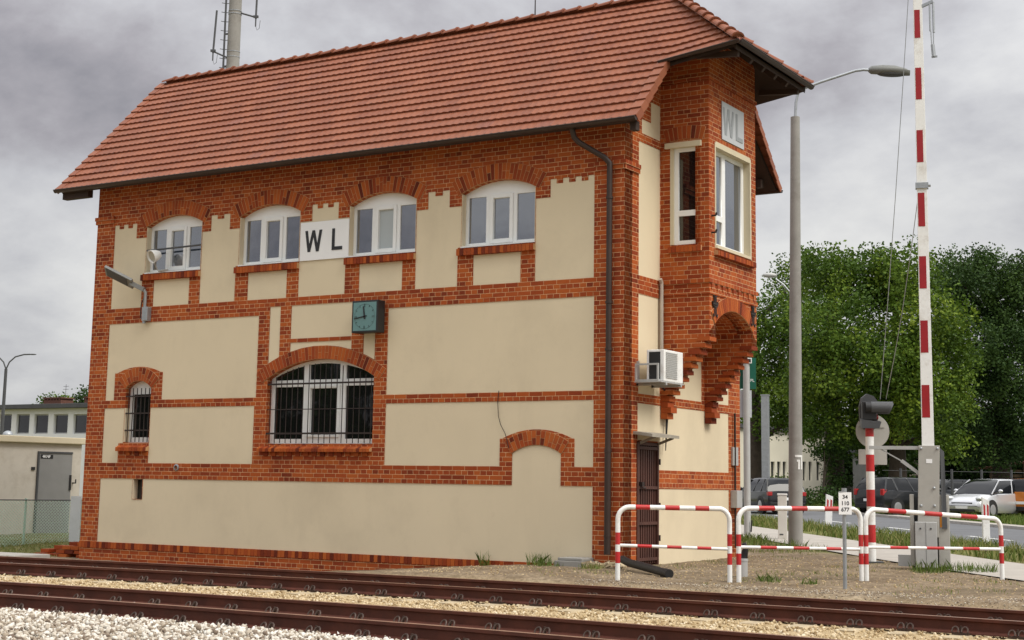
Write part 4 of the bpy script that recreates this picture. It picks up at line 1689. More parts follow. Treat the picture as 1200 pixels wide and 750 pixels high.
# ------------------------------------------------------------------ tracks
RT = -0.04
RH = 0.172
prof = [(-0.036, 0), (0.036, 0), (0.036, -0.032), (0.01, -0.048), (0.01, -0.135), (0.066, -0.155), (0.070, -RH), (-0.070, -RH), (-0.066, -0.155), (-0.01, -0.135), (-0.01, -0.048), (-0.036, -0.032)]


def track(label, yc, xs0, xs1):
    tr = thing('railway_track', (0, float(yc(0)), -0.2), label, 'railway track')
    og = (0, float(yc(0)), -0.2)
    xs = np.concatenate([np.arange(-70, -12, 4.0), np.arange(-12, 12, 0.5), np.arange(12, 60, 4.0)])
    for s_ in (1, -1):
        m_ = MB()
        v = []
        for x in xs:
            y = float(yc(x)) + s_ * 0.7535
            for i, (a, b) in enumerate(prof):
                v.append((x, y + a, RT + b))
        n = len(prof)
        for k in range(len(xs) - 1):
            for i in range(n):
                j = (i + 1) % n
                m_.f.append((k * n + i, k * n + j, (k + 1) * n + j, (k + 1) * n + i))
                m_.r.append(0.5)
                m_.m.append(1 if i == 0 else 0)
        m_.v = v
        m_.build('rail', ['rail', 'railtop'], tr, og)
    k = 0
    for x in np.arange(xs0, xs1, 0.6):
        y = float(yc(x))
        m_ = MB()
        d = random.uniform(-0.02, 0.02)
        pr = [(-0.13, -0.45), (0.13, -0.45), (0.13, -0.25), (0.105, RT - RH - 0.006), (-0.105, RT - RH - 0.006), (-0.13, -0.25)]
        m_.prism(pr, lambda a, b: (x + d + a, y - 1.28, b), lambda a, b: (x + d + a, y + 1.28, b))
        sl_ = m_.build('sleeper', 'sleeper', tr, og)
        for s_ in (1, -1):
            m_ = MB()
            for side in (-1, 1):
                yy = y + s_ * 0.7535 + side * 0.105
                zb = RT - RH + 0.005
                m_.tube([(x + d, yy, zb - 0.01), (x + d, yy, zb + 0.085)], 0.013, 6)
                m_.tube([(x + d, yy, zb + 0.035), (x + d, yy, zb + 0.065)], 0.022, 6)
                for q in (-1, 1):
                    ring_ = []
                    for t in np.linspace(-0.35, math.pi + 0.35, 8):
                        ring_.append((x + d + q * (0.052 + 0.034 * math.cos(t)), yy + side * (0.055 - 0.05 * math.sin(t) * 0.5), zb + 0.035 + 0.042 * math.sin(t)))
                    m_.tube(ring_, 0.0105, 6)
                m_.box(x + d - 0.09, x + d + 0.09, yy - 0.055, yy + 0.055, zb - 0.012, zb + 0.012)
            m_.box(x + d - 0.085, x + d + 0.085, y + s_ * 0.7535 - 0.06, y + s_ * 0.7535 + 0.06, RT - RH - 0.009, RT - RH - 0.001)
            m_.build('rail_clip', 'clip', sl_, og)
    return tr


track('rusty railway track nearer the signal box, running along its wall', yc1, -13.4, 11.0)
track('rusty railway track nearer the camera beside white ballast', yc2, -9.0, 10.5)


def rocks(name, P, size, mat, lo=0.0, hi=1.0):
    t = (1 + 5 ** 0.5) / 2
    iv = np.array([(-1, t, 0), (1, t, 0), (-1, -t, 0), (1, -t, 0), (0, -1, t), (0, 1, t), (0, -1, -t), (0, 1, -t), (t, 0, -1), (t, 0, 1), (-t, 0, -1), (-t, 0, 1)], float)
    iv /= np.linalg.norm(iv[0])
    fc = np.array([(0, 11, 5), (0, 5, 1), (0, 1, 7), (0, 7, 10), (0, 10, 11), (1, 5, 9), (5, 11, 4), (11, 10, 2), (10, 7, 6), (7, 1, 8), (3, 9, 4), (3, 4, 2), (3, 2, 6), (3, 6, 8), (3, 8, 9), (4, 9, 5), (2, 4, 11), (6, 2, 10), (8, 6, 7), (9, 8, 1)])
    n = len(P)
    ax = RNG.normal(size=(n, 3))
    ax /= np.linalg.norm(ax, axis=1)[:, None]
    an = RNG.uniform(0, 6.28, n)
    c, s = np.cos(an), np.sin(an)
    K = np.zeros((n, 3, 3))
    K[:, 0, 1], K[:, 0, 2], K[:, 1, 0], K[:, 1, 2], K[:, 2, 0], K[:, 2, 1] = -ax[:, 2], ax[:, 1], ax[:, 2], -ax[:, 0], -ax[:, 1], ax[:, 0]
    R_ = np.eye(3)[None] + s[:, None, None] * K + (1 - c)[:, None, None] * (K @ K)
    sc = RNG.uniform(0.5, 1.35, (n, 1, 3)) * size * RNG.uniform(0.5, 1.4, (n, 1, 1))
    V = iv[None] * sc * RNG.uniform(0.62, 1.25, (n, 12, 1))
    V = np.einsum('nij,nkj->nki', R_, V) + P[:, None, :]
    F = fc[None] + (np.arange(n) * 12)[:, None, None]
    rn = np.repeat(RNG.uniform(lo, hi, n), 20)
    o = fast_mesh(name, V.reshape(-1, 3), F.reshape(-1, 3), mat, rn)
    return o


def scatter(n, x0, x1, y0f, y1f):
    x = RNG.uniform(x0, x1, n)
    y = RNG.uniform(0, 1, n)
    y = y0f(x) + (y1f(x) - y0f(x)) * y
    return x, y


x, y = scatter(60000, -7.5, 8.5, lambda x: yc2(x) - 5.2, lambda x: yc2(x) - 0.62)
z = -0.235 + 0.01 + RNG.uniform(-0.015, 0.028, len(x)) + 0.03 * sm(0.7, 1.6, yc2(x) - y)
white = (yc2(x) - y + RNG.normal(0, 0.3, len(x))) < 1.15
xs2, ys2 = scatter(1100, -7.0, 3.0, lambda x: yc2(x) - 0.6, lambda x: yc2(x) + 0.6)
clump = (np.sin(xs2 * 2.1) + np.sin(xs2 * 5.3 + 1)) > 0.8
P1 = np.concatenate([np.stack([x, y, z], 1)[white], np.stack([xs2[clump], ys2[clump], np.full(clump.sum(), -0.20)], 1)])
tag(rocks('white_ballast', P1, 0.023, 'stone', 0.35, 1.05), 'white crushed stone ballast beside the near rail', 'ballast', kind='stuff')
tag(rocks('mixed_ballast', np.stack([x, y, z], 1)[~white], 0.024, 'stone', 0.0, 0.85), 'mixed grey brown and white ballast in the lower left corner', 'ballast', kind='stuff')
x, y = scatter(30000, -13, 10.0, lambda x: yc2(x) + 0.2, lambda x: yc1(x) + 1.1)
z = -0.232 + RNG.uniform(-0.008, 0.012, len(x))
on_sl = (np.abs(((x + 13.4 + 0.3) % 0.6) - 0.3) < 0.13) & (np.abs(y - yc1(x)) < 1.28) & (RNG.uniform(0, 1, len(x)) < 0.75)
x, y, z = x[~on_sl], y[~on_sl], z[~on_sl]
tag(rocks('gravel', np.stack([x, y, z], 1), 0.019, 'gravel'), 'sandy gravel between and under the two tracks', 'gravel', kind='stuff')
x, y = scatter(5000, 1.0, 11.0, lambda x: yc1(x) + 0.85, lambda x: yc1(x) + 1.25 + 0.13 * x)
z = height(x, y) + 0.001
tag(rocks('pebbles', np.stack([x, y, z], 1), 0.008, 'stone', 0.0, 0.6), 'grey pebbles along the edge of the far rail', 'pebbles', kind='stuff')
x, y = scatter(5000, -3.0, 9.0, lambda x: yc1(x) + 1.4, lambda x: 6 + 0 * x)
z = height(x, y)
keep = ~((x < 0.05) & (y > -0.05))
x, y, z = x[keep], y[keep], z[keep]
tag(rocks('dirt_crumbs', np.stack([x, y, z], 1), 0.013, 'gravel', 0.0, 0.6), 'crumbs of soil and small stones on the bare ground', 'soil', kind='stuff')
# ------------------------------------------------------------------ railings
RV = Vector((0.85, 0.527, 0)).normalized()      # to the right as seen from the tracks
FV = Vector((-0.527, 0.85, 0)).normalized()     # away from the tracks


def railing(a, b, h0, h1, label, rz=None):
    a, b = Vector(a), Vector(b)
    d = Vector((b.x - a.x, b.y - a.y, 0))
    Ln = d.length
    th = thing('railing', (a.x, a.y, a.z), label, 'railing', math.atan2(d.y, d.x), 'red and white railings in front of the signal box')
    dz = b.z - a.z

    def ground(t):
        return dz * t

    def h(t):
        return ground(t) + h0 + (h1 - h0) * t
    r = 0.035

    def striped(path, reds, rad, name):
        """one bent tube, red bands at given fractions of its length"""
        pts = [Vector(p) for p in path]
        ln = [0]
        for i in range(1, len(pts)):
            ln.append(ln[-1] + (pts[i] - pts[i - 1]).length)
        T = ln[-1]

        def at(s_):
            for i in range(1, len(pts)):
                if s_ <= ln[i] + 1e-9:
                    q = (s_ - ln[i - 1]) / max(1e-9, ln[i] - ln[i - 1])
                    return pts[i - 1].lerp(pts[i], q)
            return pts[-1]
        m_ = MB()
        cuts = sorted(set([0, T] + [x for q in reds for x in q] + ln))
        marks = []
        for s0, s1 in zip(cuts[:-1], cuts[1:]):
            if s1 - s0 < 1e-4:
                continue
            red = any(q0 - 1e-6 <= s0 and s1 <= q1 + 1e-6 for q0, q1 in reds)
            marks.append((s0, s1, red))
        n = 12
        m_.tube([at(marks[0][0])] + [at(m[1]) for m in marks], rad, n)
        fl_ = []
        for _, _, red in marks:
            fl_ += [1 if red else 0] * n
        fl_ += [0, 0]
        m_.m = fl_
        return m_.build(name, ['white', 'red'], th, smooth=True)
    R_ = 0.17
    path = [(0, 0, -0.25)]
    path.append((0, 0, h(0) - R_))
    for k in range(1, 7):
        t = math.pi / 2 * k / 6
        path.append((R_ * (1 - math.cos(t)), 0, h(0) - R_ + R_ * math.sin(t)))
    for k in range(5, -1, -1):
        t = math.pi / 2 * k / 6
        path.append((Ln - R_ * (1 - math.cos(t)), 0, h(1) - R_ + R_ * math.sin(t)))
    path.append((Ln, 0, ground(1) - 0.25))
    v0 = 0.25
    leg = h(0) + 0.25
    arc = 2 * R_ * (1 - math.pi / 4)
    x0 = leg - R_ + math.pi / 2 * R_ - R_ * 1.0
    T = 2 * leg + Ln - 2 * arc
    reds = [(v0 + 0.24, v0 + 0.40), (v0 + 0.50, v0 + 0.67)]
    for f0, f1 in ((0.155, 0.285), (0.42, 0.55), (0.69, 0.815)):
        reds.append((x0 + f0 * Ln, x0 + f1 * Ln))
    dh = h0 - h1 - dz
    Tr = T - (h0 - (h1)) + 0
    Tt = 0
    pp = [Vector(p) for p in path]
    Tt = sum((pp[i] - pp[i - 1]).length for i in range(1, len(pp)))
    reds += [(Tt - v0 - 0.40, Tt - v0 - 0.24), (Tt - v0 - 0.67, Tt - v0 - 0.50)]
    striped(path, reds, r, 'hoop')
    m0, m1 = 0.49, ground(1) + 0.46
    striped([(0.03, 0, m0), (Ln - 0.03, 0, m1)], [(f0 * Ln, f1 * Ln) for f0, f1 in ((0.155, 0.285), (0.42, 0.55), (0.69, 0.815))], 0.023, 'mid_rail')
    return th


railing((1.52, -3.10, hz(1.52, -3.1)), (2.85, -2.21, hz(2.85, -2.21)), 1.03, 1.03, 'red and white railing in front of the brown door')
railing((2.95, -2.12, hz(2.95, -2.12)), (4.19, -0.47, hz(4.19, -0.47)), 1.04, 1.05, 'red and white railing in front of the concrete lamp post')
railing((4.25, -0.42, hz(4.25, -0.42)), (5.70, 1.66, hz(5.7, 1.66)), 1.04, 0.93, 'red and white railing in front of the raised barrier')

# ------------------------------------------------------------------ level crossing barrier, arm raised
bz = hz(4.08, 3.53)
br = thing('level_crossing_barrier', (4.08, 3.53, bz), 'raised red and white level crossing barrier with grey drive cabinet', 'barrier', math.radians(16))
m_ = MB()
m_.box(-0.32, 0.32, 0.0, 0.35, -0.2, 0.06)
m_.build('foot', 'darkgrey', br)
for x0, x1 in ((-0.34, -0.27), (0.12, 0.31)):
    m_ = MB()
    m_.box(x0, x1, -0.06, 0.36, 0.06, 1.27)
    m_.build('side_plate', 'beigegrey', br, bevel=0.01)
m_ = MB()
m_.box(-0.27, 0.12, 0.1, 0.3, 0.07, 1.24)
m_.build('drive_housing', 'darkgrey', br)
m_ = MB()
m_.hexa([(-0.22, -0.12, 0.55), (0.13, -0.12, 0.55), (0.13, 0.02, 0.55), (-0.22, 0.02, 0.55), (-0.17, -0.12, 2.10), (0.18, -0.12, 2.10), (0.18, 0.10, 2.10), (-0.17, 0.10, 2.10)])
m_.build('arm_bracket', 'beigegrey', br, bevel=0.008)
m_ = MB()
m_.hexa([(0.184, -0.10, 0.7), (0.27, -0.10, 0.7), (0.27, 0.05, 0.7), (0.184, 0.05, 0.7), (0.184, -0.06, 2.06), (0.25, -0.02, 2.0), (0.25, 0.1, 2.0), (0.184, 0.1, 2.06)])
m_.build('counterweight', 'darkgrey', br)
m_ = MB()
for x, z in ((-0.15, 1.08), (0.07, 1.08), (-0.08, 0.96), (0.0, 0.96), (0.07, 1.38), (-0.13, 2.05), (0.14, 2.05)):
    m_.lathe([(0.022, 0), (0.022, -0.018), (0.012, -0.026)], (x, -0.122, z), 10, 'Y')
m_.build('bolts', 'galv', br)
m_ = MB()
m_.box(-0.26, 0.10, -0.32, -0.13, 0.05, 0.81)
cb_ = m_.build('cabinet', 'greypaint', br, bevel=0.012)
m_ = MB()
m_.box(-0.085, -0.08, -0.324, -0.318, 0.06, 0.80)
for x in (-0.17, 0.0):
    for z in (0.13, 0.70):
        m_.lathe([(0.016, 0), (0.016, -0.01)], (x, -0.321, z), 10, 'Y')
m_.build('cabinet_lock', 'darkgrey', cb_)
m_ = MB()
m_.box(0.15, 0.24, -0.066, -0.061, 0.72, 0.98)
m_.build('sticker', 'orange', br)
m_ = MB()
m_.box(-0.05, 0.05, -0.126, -0.121, 1.80, 1.87)
m_.build('label_plate', 'signwhite', br)
m_ = MB()
m_.box(-0.55, -0.34, -0.02, 0.15, 0.05, 0.24)
m_.build('junction_box', 'greypaint', br)
m_ = MB()
m_.hexa([(-0.115, -0.08, 2.0), (0.09, -0.08, 2.0), (0.09, 0.06, 2.0), (-0.115, 0.06, 2.0), (-0.08, -0.06, 11.0), (0.07, -0.06, 11.0), (0.07, 0.05, 11.0), (-0.08, 0.05, 11.0)])
arm = m_.build('barrier_arm', 'white', br, bevel=0.006)
for z0, z1 in ((2.58, 3.14), (3.70, 4.26), (4.82, 5.39), (5.92, 6.52), (7.07, 7.65), (8.21, 8.79), (9.34, 9.86)):
    m_ = MB()

    def xa(z):
        t = (z - 2) / 9
        return -0.10 + 0.035 * t, 0.035 - 0.01 * t, -0.08 + 0.02 * t
    a0, a1, ya = xa(z0)
    b0, b1, yb2 = xa(z1)
    m_.hexa([(a0, ya - 0.004, z0), (a1, ya - 0.004, z0), (a1, ya + 0.01, z0), (a0, ya + 0.01, z0), (b0, yb2 - 0.004, z1), (b1, yb2 - 0.004, z1), (b1, yb2 + 0.01, z1), (b0, yb2 + 0.01, z1)])
    m_.hexa([(a0, 0.04, z0), (a1, 0.04, z0), (a1, 0.066, z0), (a0, 0.066, z0), (b0, 0.04, z1), (b1, 0.04, z1), (b1, 0.064, z1), (b0, 0.064, z1)])
    m_.build('stripe', 'darkred', arm)
m_ = MB()
m_.box(-0.12, 0.10, -0.10, 0.06, 6.60, 6.70)
m_.tube([(0.10, -0.06, 6.65), (0.14, -0.06, 6.65)], 0.03, 8)
m_.build('clamp', 'galv', arm)
m_ = MB()
m_.bar((0.0, -0.03, 9.90), (0.26, -0.06, 10.0), 0.05)
m_.tube([(0.20, -0.06, 9.98), (0.20, -0.06, 9.45)], 0.018, 7)
m_.tube([(0.26, -0.06, 9.98), (0.26, -0.06, 9.42)], 0.022, 7)
m_.tube([(0.21, -0.06, 9.45), (0.22, -0.06, 9.18)], 0.012, 6)
m_.tube([(0.255, -0.06, 9.42), (0.25, -0.06, 9.15)], 0.012, 6)
m_.tube([(0.235, -0.06, 9.20), (0.25, -0.06, 8.98)], 0.035, 8)
m_.bar((0.21, -0.06, 8.97), (0.31, -0.06, 8.98), 0.03)
m_.build('arm_support_strut', 'galv', arm)
m_ = MB()
m_.bar((-1.0, 0.0, 2.06), (-0.16, -0.04, 2.06), 0.05, 0.06)
m_.bar((-0.80, 0.0, 2.03), (-0.45, -0.02, 1.83), 0.02)
m_.bar((-0.46, -0.02, 1.84), (-0.14, -0.04, 1.60), 0.055)
m_.build('support_bar', 'greypaint', br)

# ------------------------------------------------------------------ flashing light on a striped post
sx_, sy_ = 2.58, 4.94
sz_ = hz(sx_, sy_)
sg = thing('crossing_signal', (sx_, sy_, sz_), 'black twin hooded crossing signal on a red and white post', 'signal', math.radians(25))
m_ = MB()
cuts = [-0.1, 0.37, 0.69, 1.02, 1.33, 1.66, 1.97, 2.30, 2.52]
m_.tube([(0, 0, z) for z in cuts], 0.077, 16)
m_.m = []
for k in range(len(cuts) - 1):
    m_.m += [k % 2] * 16
m_.m += [0, 0]
m_.build('post', ['white', 'red'], sg, smooth=True)
m_ = MB()
m_.box(-0.17, 0.2, -0.17, 0.17, -0.12, 0.03)
m_.build('base_plate', 'darkgrey', sg)
m_ = MB()
m_.prism([(-0.16, 2.86), (-0.12, 3.02), (-0.02, 3.10), (0.10, 3.06), (0.18, 2.95), (0.16, 2.52), (0.08, 2.42), (-0.08, 2.44), (-0.15, 2.6)], lambda a, b: (a, 0.10, b), lambda a, b: (a - 0.02, 0.14, b))
m_.prism([(-0.16, 2.50), (0.16, 2.50), (0.20, 2.62), (-0.16, 2.66)], lambda a, b: (a, -0.16, b - 0.05), lambda a, b: (a, 0.09, b - 0.02))
m_.build('back_board', 'darkgrey', sg)
m_ = MB()
m_.box(-0.14, 0.12, -0.13, 0.095, 2.60, 2.95)
m_.build('lamp_box', 'black', sg, bevel=0.02)
for y, x0 in ((-0.10, 0.02), (0.42, 0.10)):
    m_ = MB()
    n = 18
    v, f = [], []
    for xx, rr in ((x0, 0.115), (x0 + 0.40, 0.115), (x0 + 0.40, 0.106), (x0, 0.106)):
        for k in range(n + 1):
            t = math.radians(-50 + 280 * k / n)
            v.append((xx + (0.0 if xx == x0 else -0.05 * (1 - math.sin(t))), y + rr * math.cos(t), 2.83 + rr * math.sin(t)))
    for i in range(3):
        for k in range(n):
            f.append((i * (n + 1) + k, i * (n + 1) + k + 1, (i + 1) * (n + 1) + k + 1, (i + 1) * (n + 1) + k))
    m_.add(v, f)
    m_.build('visor', 'darkgrey', sg, smooth=True)
    m_ = MB()
    m_.lathe([(0.11, -0.10), (0.11, 0.02)], (x0, y, 2.83), 18, 'X')
    m_.build('lamp_housing', 'black', sg)
m_ = MB()
m_.lathe([(0.055, 0.0), (0.05, 0.03), (0.02, 0.045)], (0.12, -0.02, 2.66), 16, 'X')
m_.build('lens', 'lens', sg)
# road sign seen from behind
qx, qy = sx_ + 0.10 * RV.x + 0.22 * FV.x, sy_ + 0.10 * RV.y + 0.22 * FV.y
rs = thing('road_sign', (qx, qy, hz(qx, qy)), 'grey backs of a round and a rectangular road sign behind the crossing signal', 'road sign', math.radians(31.8))
m_ = MB()
m_.tube([(0, 0, -0.2), (0, 0, 2.72)], 0.032, 10)
m_.build('pole', 'galv', rs)
m_ = MB()
m_.lathe([(0.31, 0.038), (0.315, 0.045), (0.31, 0.052)], (0.02, 0, 2.41), 40, 'Y')
m_.bar((-0.2, 0.03, 2.5), (0.24, 0.03, 2.5), 0.02, 0.04)
m_.build('round_plate', 'beigegrey', rs)
m_ = MB()
m_.box(-0.25, 0.28, 0.036, 0.05, 1.79, 2.07)
m_.build('rectangular_plate', 'beigegrey', rs, bevel=0.004)

# kilometre plate on a thin pole
ks = thing('number_sign', (4.60, -2.39, hz(4.6, -2.39)), 'small white number plate on a thin grey pole by the railings', 'sign', math.radians(31.8))
m_ = MB()
m_.tube([(0, 0, -0.25), (0.01, 0, 1.32)], 0.026, 10)
m_.tube([(0.01, 0, 1.29), (0.01, 0, 1.345)], 0.036, 10)
m_.build('pole', 'galv', ks)
m_ = MB()
m_.box(-0.075, 0.10, -0.040, -0.034, 0.99, 1.29)
m_.build('plate', 'signwhite', ks, bevel=0.002)
m_ = MB()
m_.bar((-0.07, -0.03, 1.29), (0.03, -0.03, 1.30), 0.02)
m_.build('bracket', 'galv', ks)
for s_, z in (('34', 1.225), ('110', 1.14), ('677', 1.055)):
    t_ = text_mb(s_, 0.074, 0, 0.001, 0.0015, lambda a, b, c: (0.012 + a, -0.0415 - c, z + b))
    t_.build('number', 'ink', ks)

# white duct post, guide posts, pipe stub, drain pipe, concrete block
wp = thing('cable_post', (-2.2, 12.77, hz(-2.2, 12.77)), 'white plastic cable post standing left of the concrete lamp post', 'post', math.radians(20))
m_ = MB()
m_.box(-0.11, 0.11, -0.09, 0.09, -0.1, 1.07)
m_.build('body', simple('grey_white_plastic', (0.62, 0.60, 0.55), 0.5, var=0.06, dirt=(0.4, 0.36, 0.3), dirt_amt=0.4), wp, bevel=0.012)
m_ = MB()
m_.box(-0.12, 0.12, -0.10, 0.10, 1.075, 1.12)
m_.build('cap', 'white', wp, bevel=0.01)
m_ = MB()
m_.box(-0.07, 0.02, -0.096, -0.09, 0.12, 0.15)
m_.build('label_plate', 'darkgrey', wp)


def guide_post(x, y, h, label, tilt, wd=0.20):
    g_ = thing('guide_post', (x, y, hz(x, y)), label, 'post', math.radians(31.8), 'white guide posts with red marks along the road')
    m_ = MB()
    m_.hexa([(-wd / 2, -0.04, -0.2), (wd / 2, -0.04, -0.2), (wd / 2, 0.05, -0.2), (-wd / 2, 0.05, -0.2), (-wd / 2 + tilt, -0.04, h), (wd / 2 + tilt, -0.04, h - 0.08), (wd / 2 + tilt, 0.05, h - 0.08), (-wd / 2 + tilt, 0.05, h)])
    m_.build('body', 'white', g_, bevel=0.008)
    for x0 in (-0.07 * wd / 0.2, 0.03 * wd / 0.2):
        m_ = MB()
        z0, z1 = h - 0.52, h - 0.16
        w2 = 0.05 * wd / 0.2
        m_.prism([(x0 + tilt * 0.55, z0), (x0 + w2 + tilt * 0.55, z0), (x0 + w2 + tilt * 0.85, z1 - 0.04), (x0 + tilt * 0.85, z1)], lambda a, b: (a, -0.041, b), lambda a, b: (a, -0.044, b))
        m_.build('red_mark', 'red', g_)


guide_post(-5.45, 25.06, 0.98, 'white guide post with red marks right of the concrete lamp post', 0.07, 0.22)
guide_post(2.49, 13.53, 1.14, 'white guide post with red marks right of the raised barrier', 0.0, 0.16)

ps = thing('pipe_stub', (2.49, -0.9, hz(2.49, -0.9)), 'short white pipe stub with a black hose end behind the railings', 'pipe')
m_ = MB()
m_.tube([(0, 0, -0.1), (0, 0, 0.26)], 0.082, 16)
m_.tube([(0, 0, 0.235), (0, 0, 0.27)], 0.088, 16)
m_.build('pipe', 'greypaint', ps, smooth=True)
m_ = MB()
m_.tube([(-0.02, 0.1, 0.20), (0.0, 0.08, 0.33), (0.03, 0.06, 0.42), (0.01, 0.04, 0.50)], [0.05, 0.055, 0.045, 0.035], 9)
m_.build('hose', 'black', ps, smooth=True)
m_ = MB()
p0, p1 = Vector((0.28, -0.55, 0.16)), Vector((1.78, -1.95, 0.055))
m_.tube([p0, p0.lerp(p1, 0.15) + Vector((0, 0, -0.02)), p1], 0.062, 14)
m_.tube([p1, p1 + (p1 - p0).normalized() * -0.12], 0.068, 14)
tag(m_.build('drain_pipe', 'black', smooth=True), 'black plastic drain pipe lying on the ground by the downpipe', 'pipe')
m_ = MB()
m_.box(-1.02, -0.50, -0.48, -0.03, -0.15, 0.09)
m_.box(-0.98, -0.52, -0.44, -0.03, 0.092, 0.14)
tag(m_.build('concrete_block', 'concrete', bevel=0.012), 'grey concrete block at the foot of the facade near the downpipe', 'block')
m_ = MB()
for i in range(26):
    x, y = random.uniform(-0.52, 0.12), random.uniform(-0.55, -0.06)
    z = hz(x, y)
    s_ = random.uniform(0.03, 0.08)
    m_.bar((x, y, z + random.uniform(0, 0.08)), (x + random.uniform(0.05, 0.18), y + random.uniform(-0.08, 0.08), z + random.uniform(0.0, 0.10)), s_, s_ * 0.6)
tag(m_.build('rubble', 'sleeper'), 'broken stones and rubble under the downpipe', 'rubble', kind='stuff')

# ------------------------------------------------------------------ lamp posts and poles on the right
lp = thing('street_lamp', (-0.85, 10.08, hz(-0.85, 10.08)), 'tall concrete lamp post with curved steel arm beside the railings', 'street lamp', math.radians(31.8))
H = 9.86
m_ = MB()
m_.tube([(0, 0, -0.3), (0.11 * 0.5, 0, H / 2), (0.11, 0, H)], [0.166, 0.136, 0.106], 20)
m_.build('pole', 'concrete', lp, smooth=True)
m_ = MB()
o_ = 0.11
m_.tube([(o_, 0, H - 0.05), (o_ + 0.02, 0, H + 0.35), (o_ + 0.06, 0, H + 0.55), (o_ + 0.17, 0, H + 0.68), (o_ + 0.62, 0, H + 0.86), (o_ + 1.42, 0, H + 1.14), (o_ + 1.62, 0, H + 1.17), (o_ + 1.80, 0, H + 1.16)], 0.034, 10)
m_.build('arm', 'galv', lp, smooth=True)
m_ = MB()
v, f = [], []
n = 14
for i, (x, w2, zt, zb) in enumerate([(1.74, 0.06, 0.05, -0.05), (1.80, 0.11, 0.10, -0.09), (2.05, 0.14, 0.13, -0.10), (2.35, 0.15, 0.12, -0.11), (2.6, 0.11, 0.05, -0.12), (2.70, 0.05, -0.04, -0.12)]):
    for k in range(n):
        t = 2 * math.pi * k / n
        zz = zt * math.sin(t) if math.sin(t) > 0 else -zb * math.sin(t)
        v.append((o_ + x, w2 * math.cos(t), H + 1.16 + zz))
for i in range(5):
    for k in range(n):
        f.append((i * n + k, i * n + (k + 1) % n, (i + 1) * n + (k + 1) % n, (i + 1) * n + k))
f += [tuple(range(n - 1, -1, -1)), tuple(5 * n + k for k in range(n))]
m_.add(v, f)
lh = m_.build('lamp_head', simple('dull_lamp_metal', (0.17, 0.175, 0.165), 0.6, 0.2, var=0.1), lp, smooth=True)
m_ = MB()
m_.ell((o_ + 2.28, 0, H + 1.08), (0.36, 0.11, 0.075), 10)
m_.build('lens', 'darkgrey', lh, smooth=True)
m_ = MB()


def on_post(a, z, r=0.155):
    t = a / r - math.pi / 2 + 0.2
    return (r * math.cos(t) + 0.11 * z / H, r * math.sin(t), z)


for (a0, a1, z0, z1) in ((-0.07, 0.13, 1.97, 2.02), (0.08, 0.13, 1.70, 1.97), (-0.03, 0.05, 1.87, 1.915), (0.0, 0.05, 1.70, 1.87)):
    ns_ = max(1, int((a1 - a0) / 0.03))
    for i in range(ns_):
        p0, p1 = a0 + (a1 - a0) * i / ns_, a0 + (a1 - a0) * (i + 1) / ns_
        m_.hexa([on_post(a, z, r) for r in (0.145, 0.162) for a, z in ((p0, z0), (p1, z0), (p1, z1), (p0, z1))])
m_.build('painted_mark', 'line', lp)

gs = thing('direction_sign', (-3.79, 14.38, hz(-3.79, 14.38)), 'green and pale road signs on a grey pole right behind the building corner', 'road sign', math.radians(31.8))
m_ = MB()
m_.tube([(0, 0, -0.2), (0, 0, 4.45)], 0.088, 14)
m_.build('pole', 'greypaint', gs, smooth=True)
m_ = MB()
m_.box(-0.16, 0.27, 0.09, 0.11, 3.80, 4.62)
m_.build('green_plate', 'green', gs)
m_ = MB()
m_.box(-0.20, 0.15, 0.095, 0.115, 3.05, 3.76)
m_.build('pale_plate', 'signgrey', gs)
m_ = MB()
m_.box(-0.03, 0.13, -0.10, 0.08, 4.46, 4.60)
m_.box(-0.005, 0.105, -0.105, -0.099, 4.485, 4.575, mi=1)
m_.build('camera_box', ['white', 'black'], gs)
m_ = MB()
m_.tube([(0.08, -0.09, 0.1), (0.10, -0.10, 0.4)], 0.02, 6)
m_.build('cable', 'black', gs)
t_ = text_mb('PL', 0.11, 0, 0.001, 0.0, lambda a, b, c: (0.17 + a, 0.088 - c, 4.02 + b))
t_.build('letters', 'signwhite', gs)

p2 = thing('lattice_pole', (-13.04, 38.65, hz(-13.04, 38.65)), 'square grey steel pole standing behind the black hatchback', 'pole', math.radians(10))
m_ = MB()
m_.box(-0.15, 0.15, -0.15, 0.15, -0.2, 4.95)
m_.build('column', 'galv', p2, bevel=0.01)
m_ = MB()
m_.box(-0.17, 0.17, -0.17, 0.17, 4.95, 5.0)
m_.build('cap', 'galv', p2)
f2 = thing('street_lamp', (-14.06, 41.91, hz(-14.06, 41.91)), 'distant street lamp whose head shows above the trees by the oriel', 'street lamp', math.radians(31.8))
m_ = MB()
m_.tube([(0.95, 0, -0.2), (0.95, 0, 9.5)], [0.12, 0.07], 10)
m_.build('pole', 'concrete', f2)
m_ = MB()
m_.tube([(0.95, 0, 9.4), (0.90, 0, 9.9), (0.6, 0, 10.25), (0.25, 0, 10.5)], 0.035, 8)
m_.build('arm', 'galv', f2)
m_ = MB()
m_.ell((-0.02, 0, 10.66), (0.34, 0.14, 0.12), 10)
m_.build('lamp_head', 'greypaint', f2, smooth=True)

# thin stay wires between barrier arm and signal
wr = thing('stay_wire', (2.7, 5.0, 2.9), 'two thin wires running up from the crossing signal past the tree', 'wire')
for e in ((3.95, 3.6, 10.9), (4.02, 3.55, 6.65)):
    a = Vector((2.78, 4.98, 3.0)) if e[2] > 8 else Vector((2.90, 4.95, 3.0))
    b = Vector(e)
    m_ = MB()
    m_.tube([a.lerp(b, t) + Vector((0, 0, -0.25 * math.sin(math.pi * t))) for t in (0, 0.25, 0.5, 0.75, 1)], 0.007, 5)
    m_.build('wire', 'galv', wr, (2.7, 5.0, 2.9))


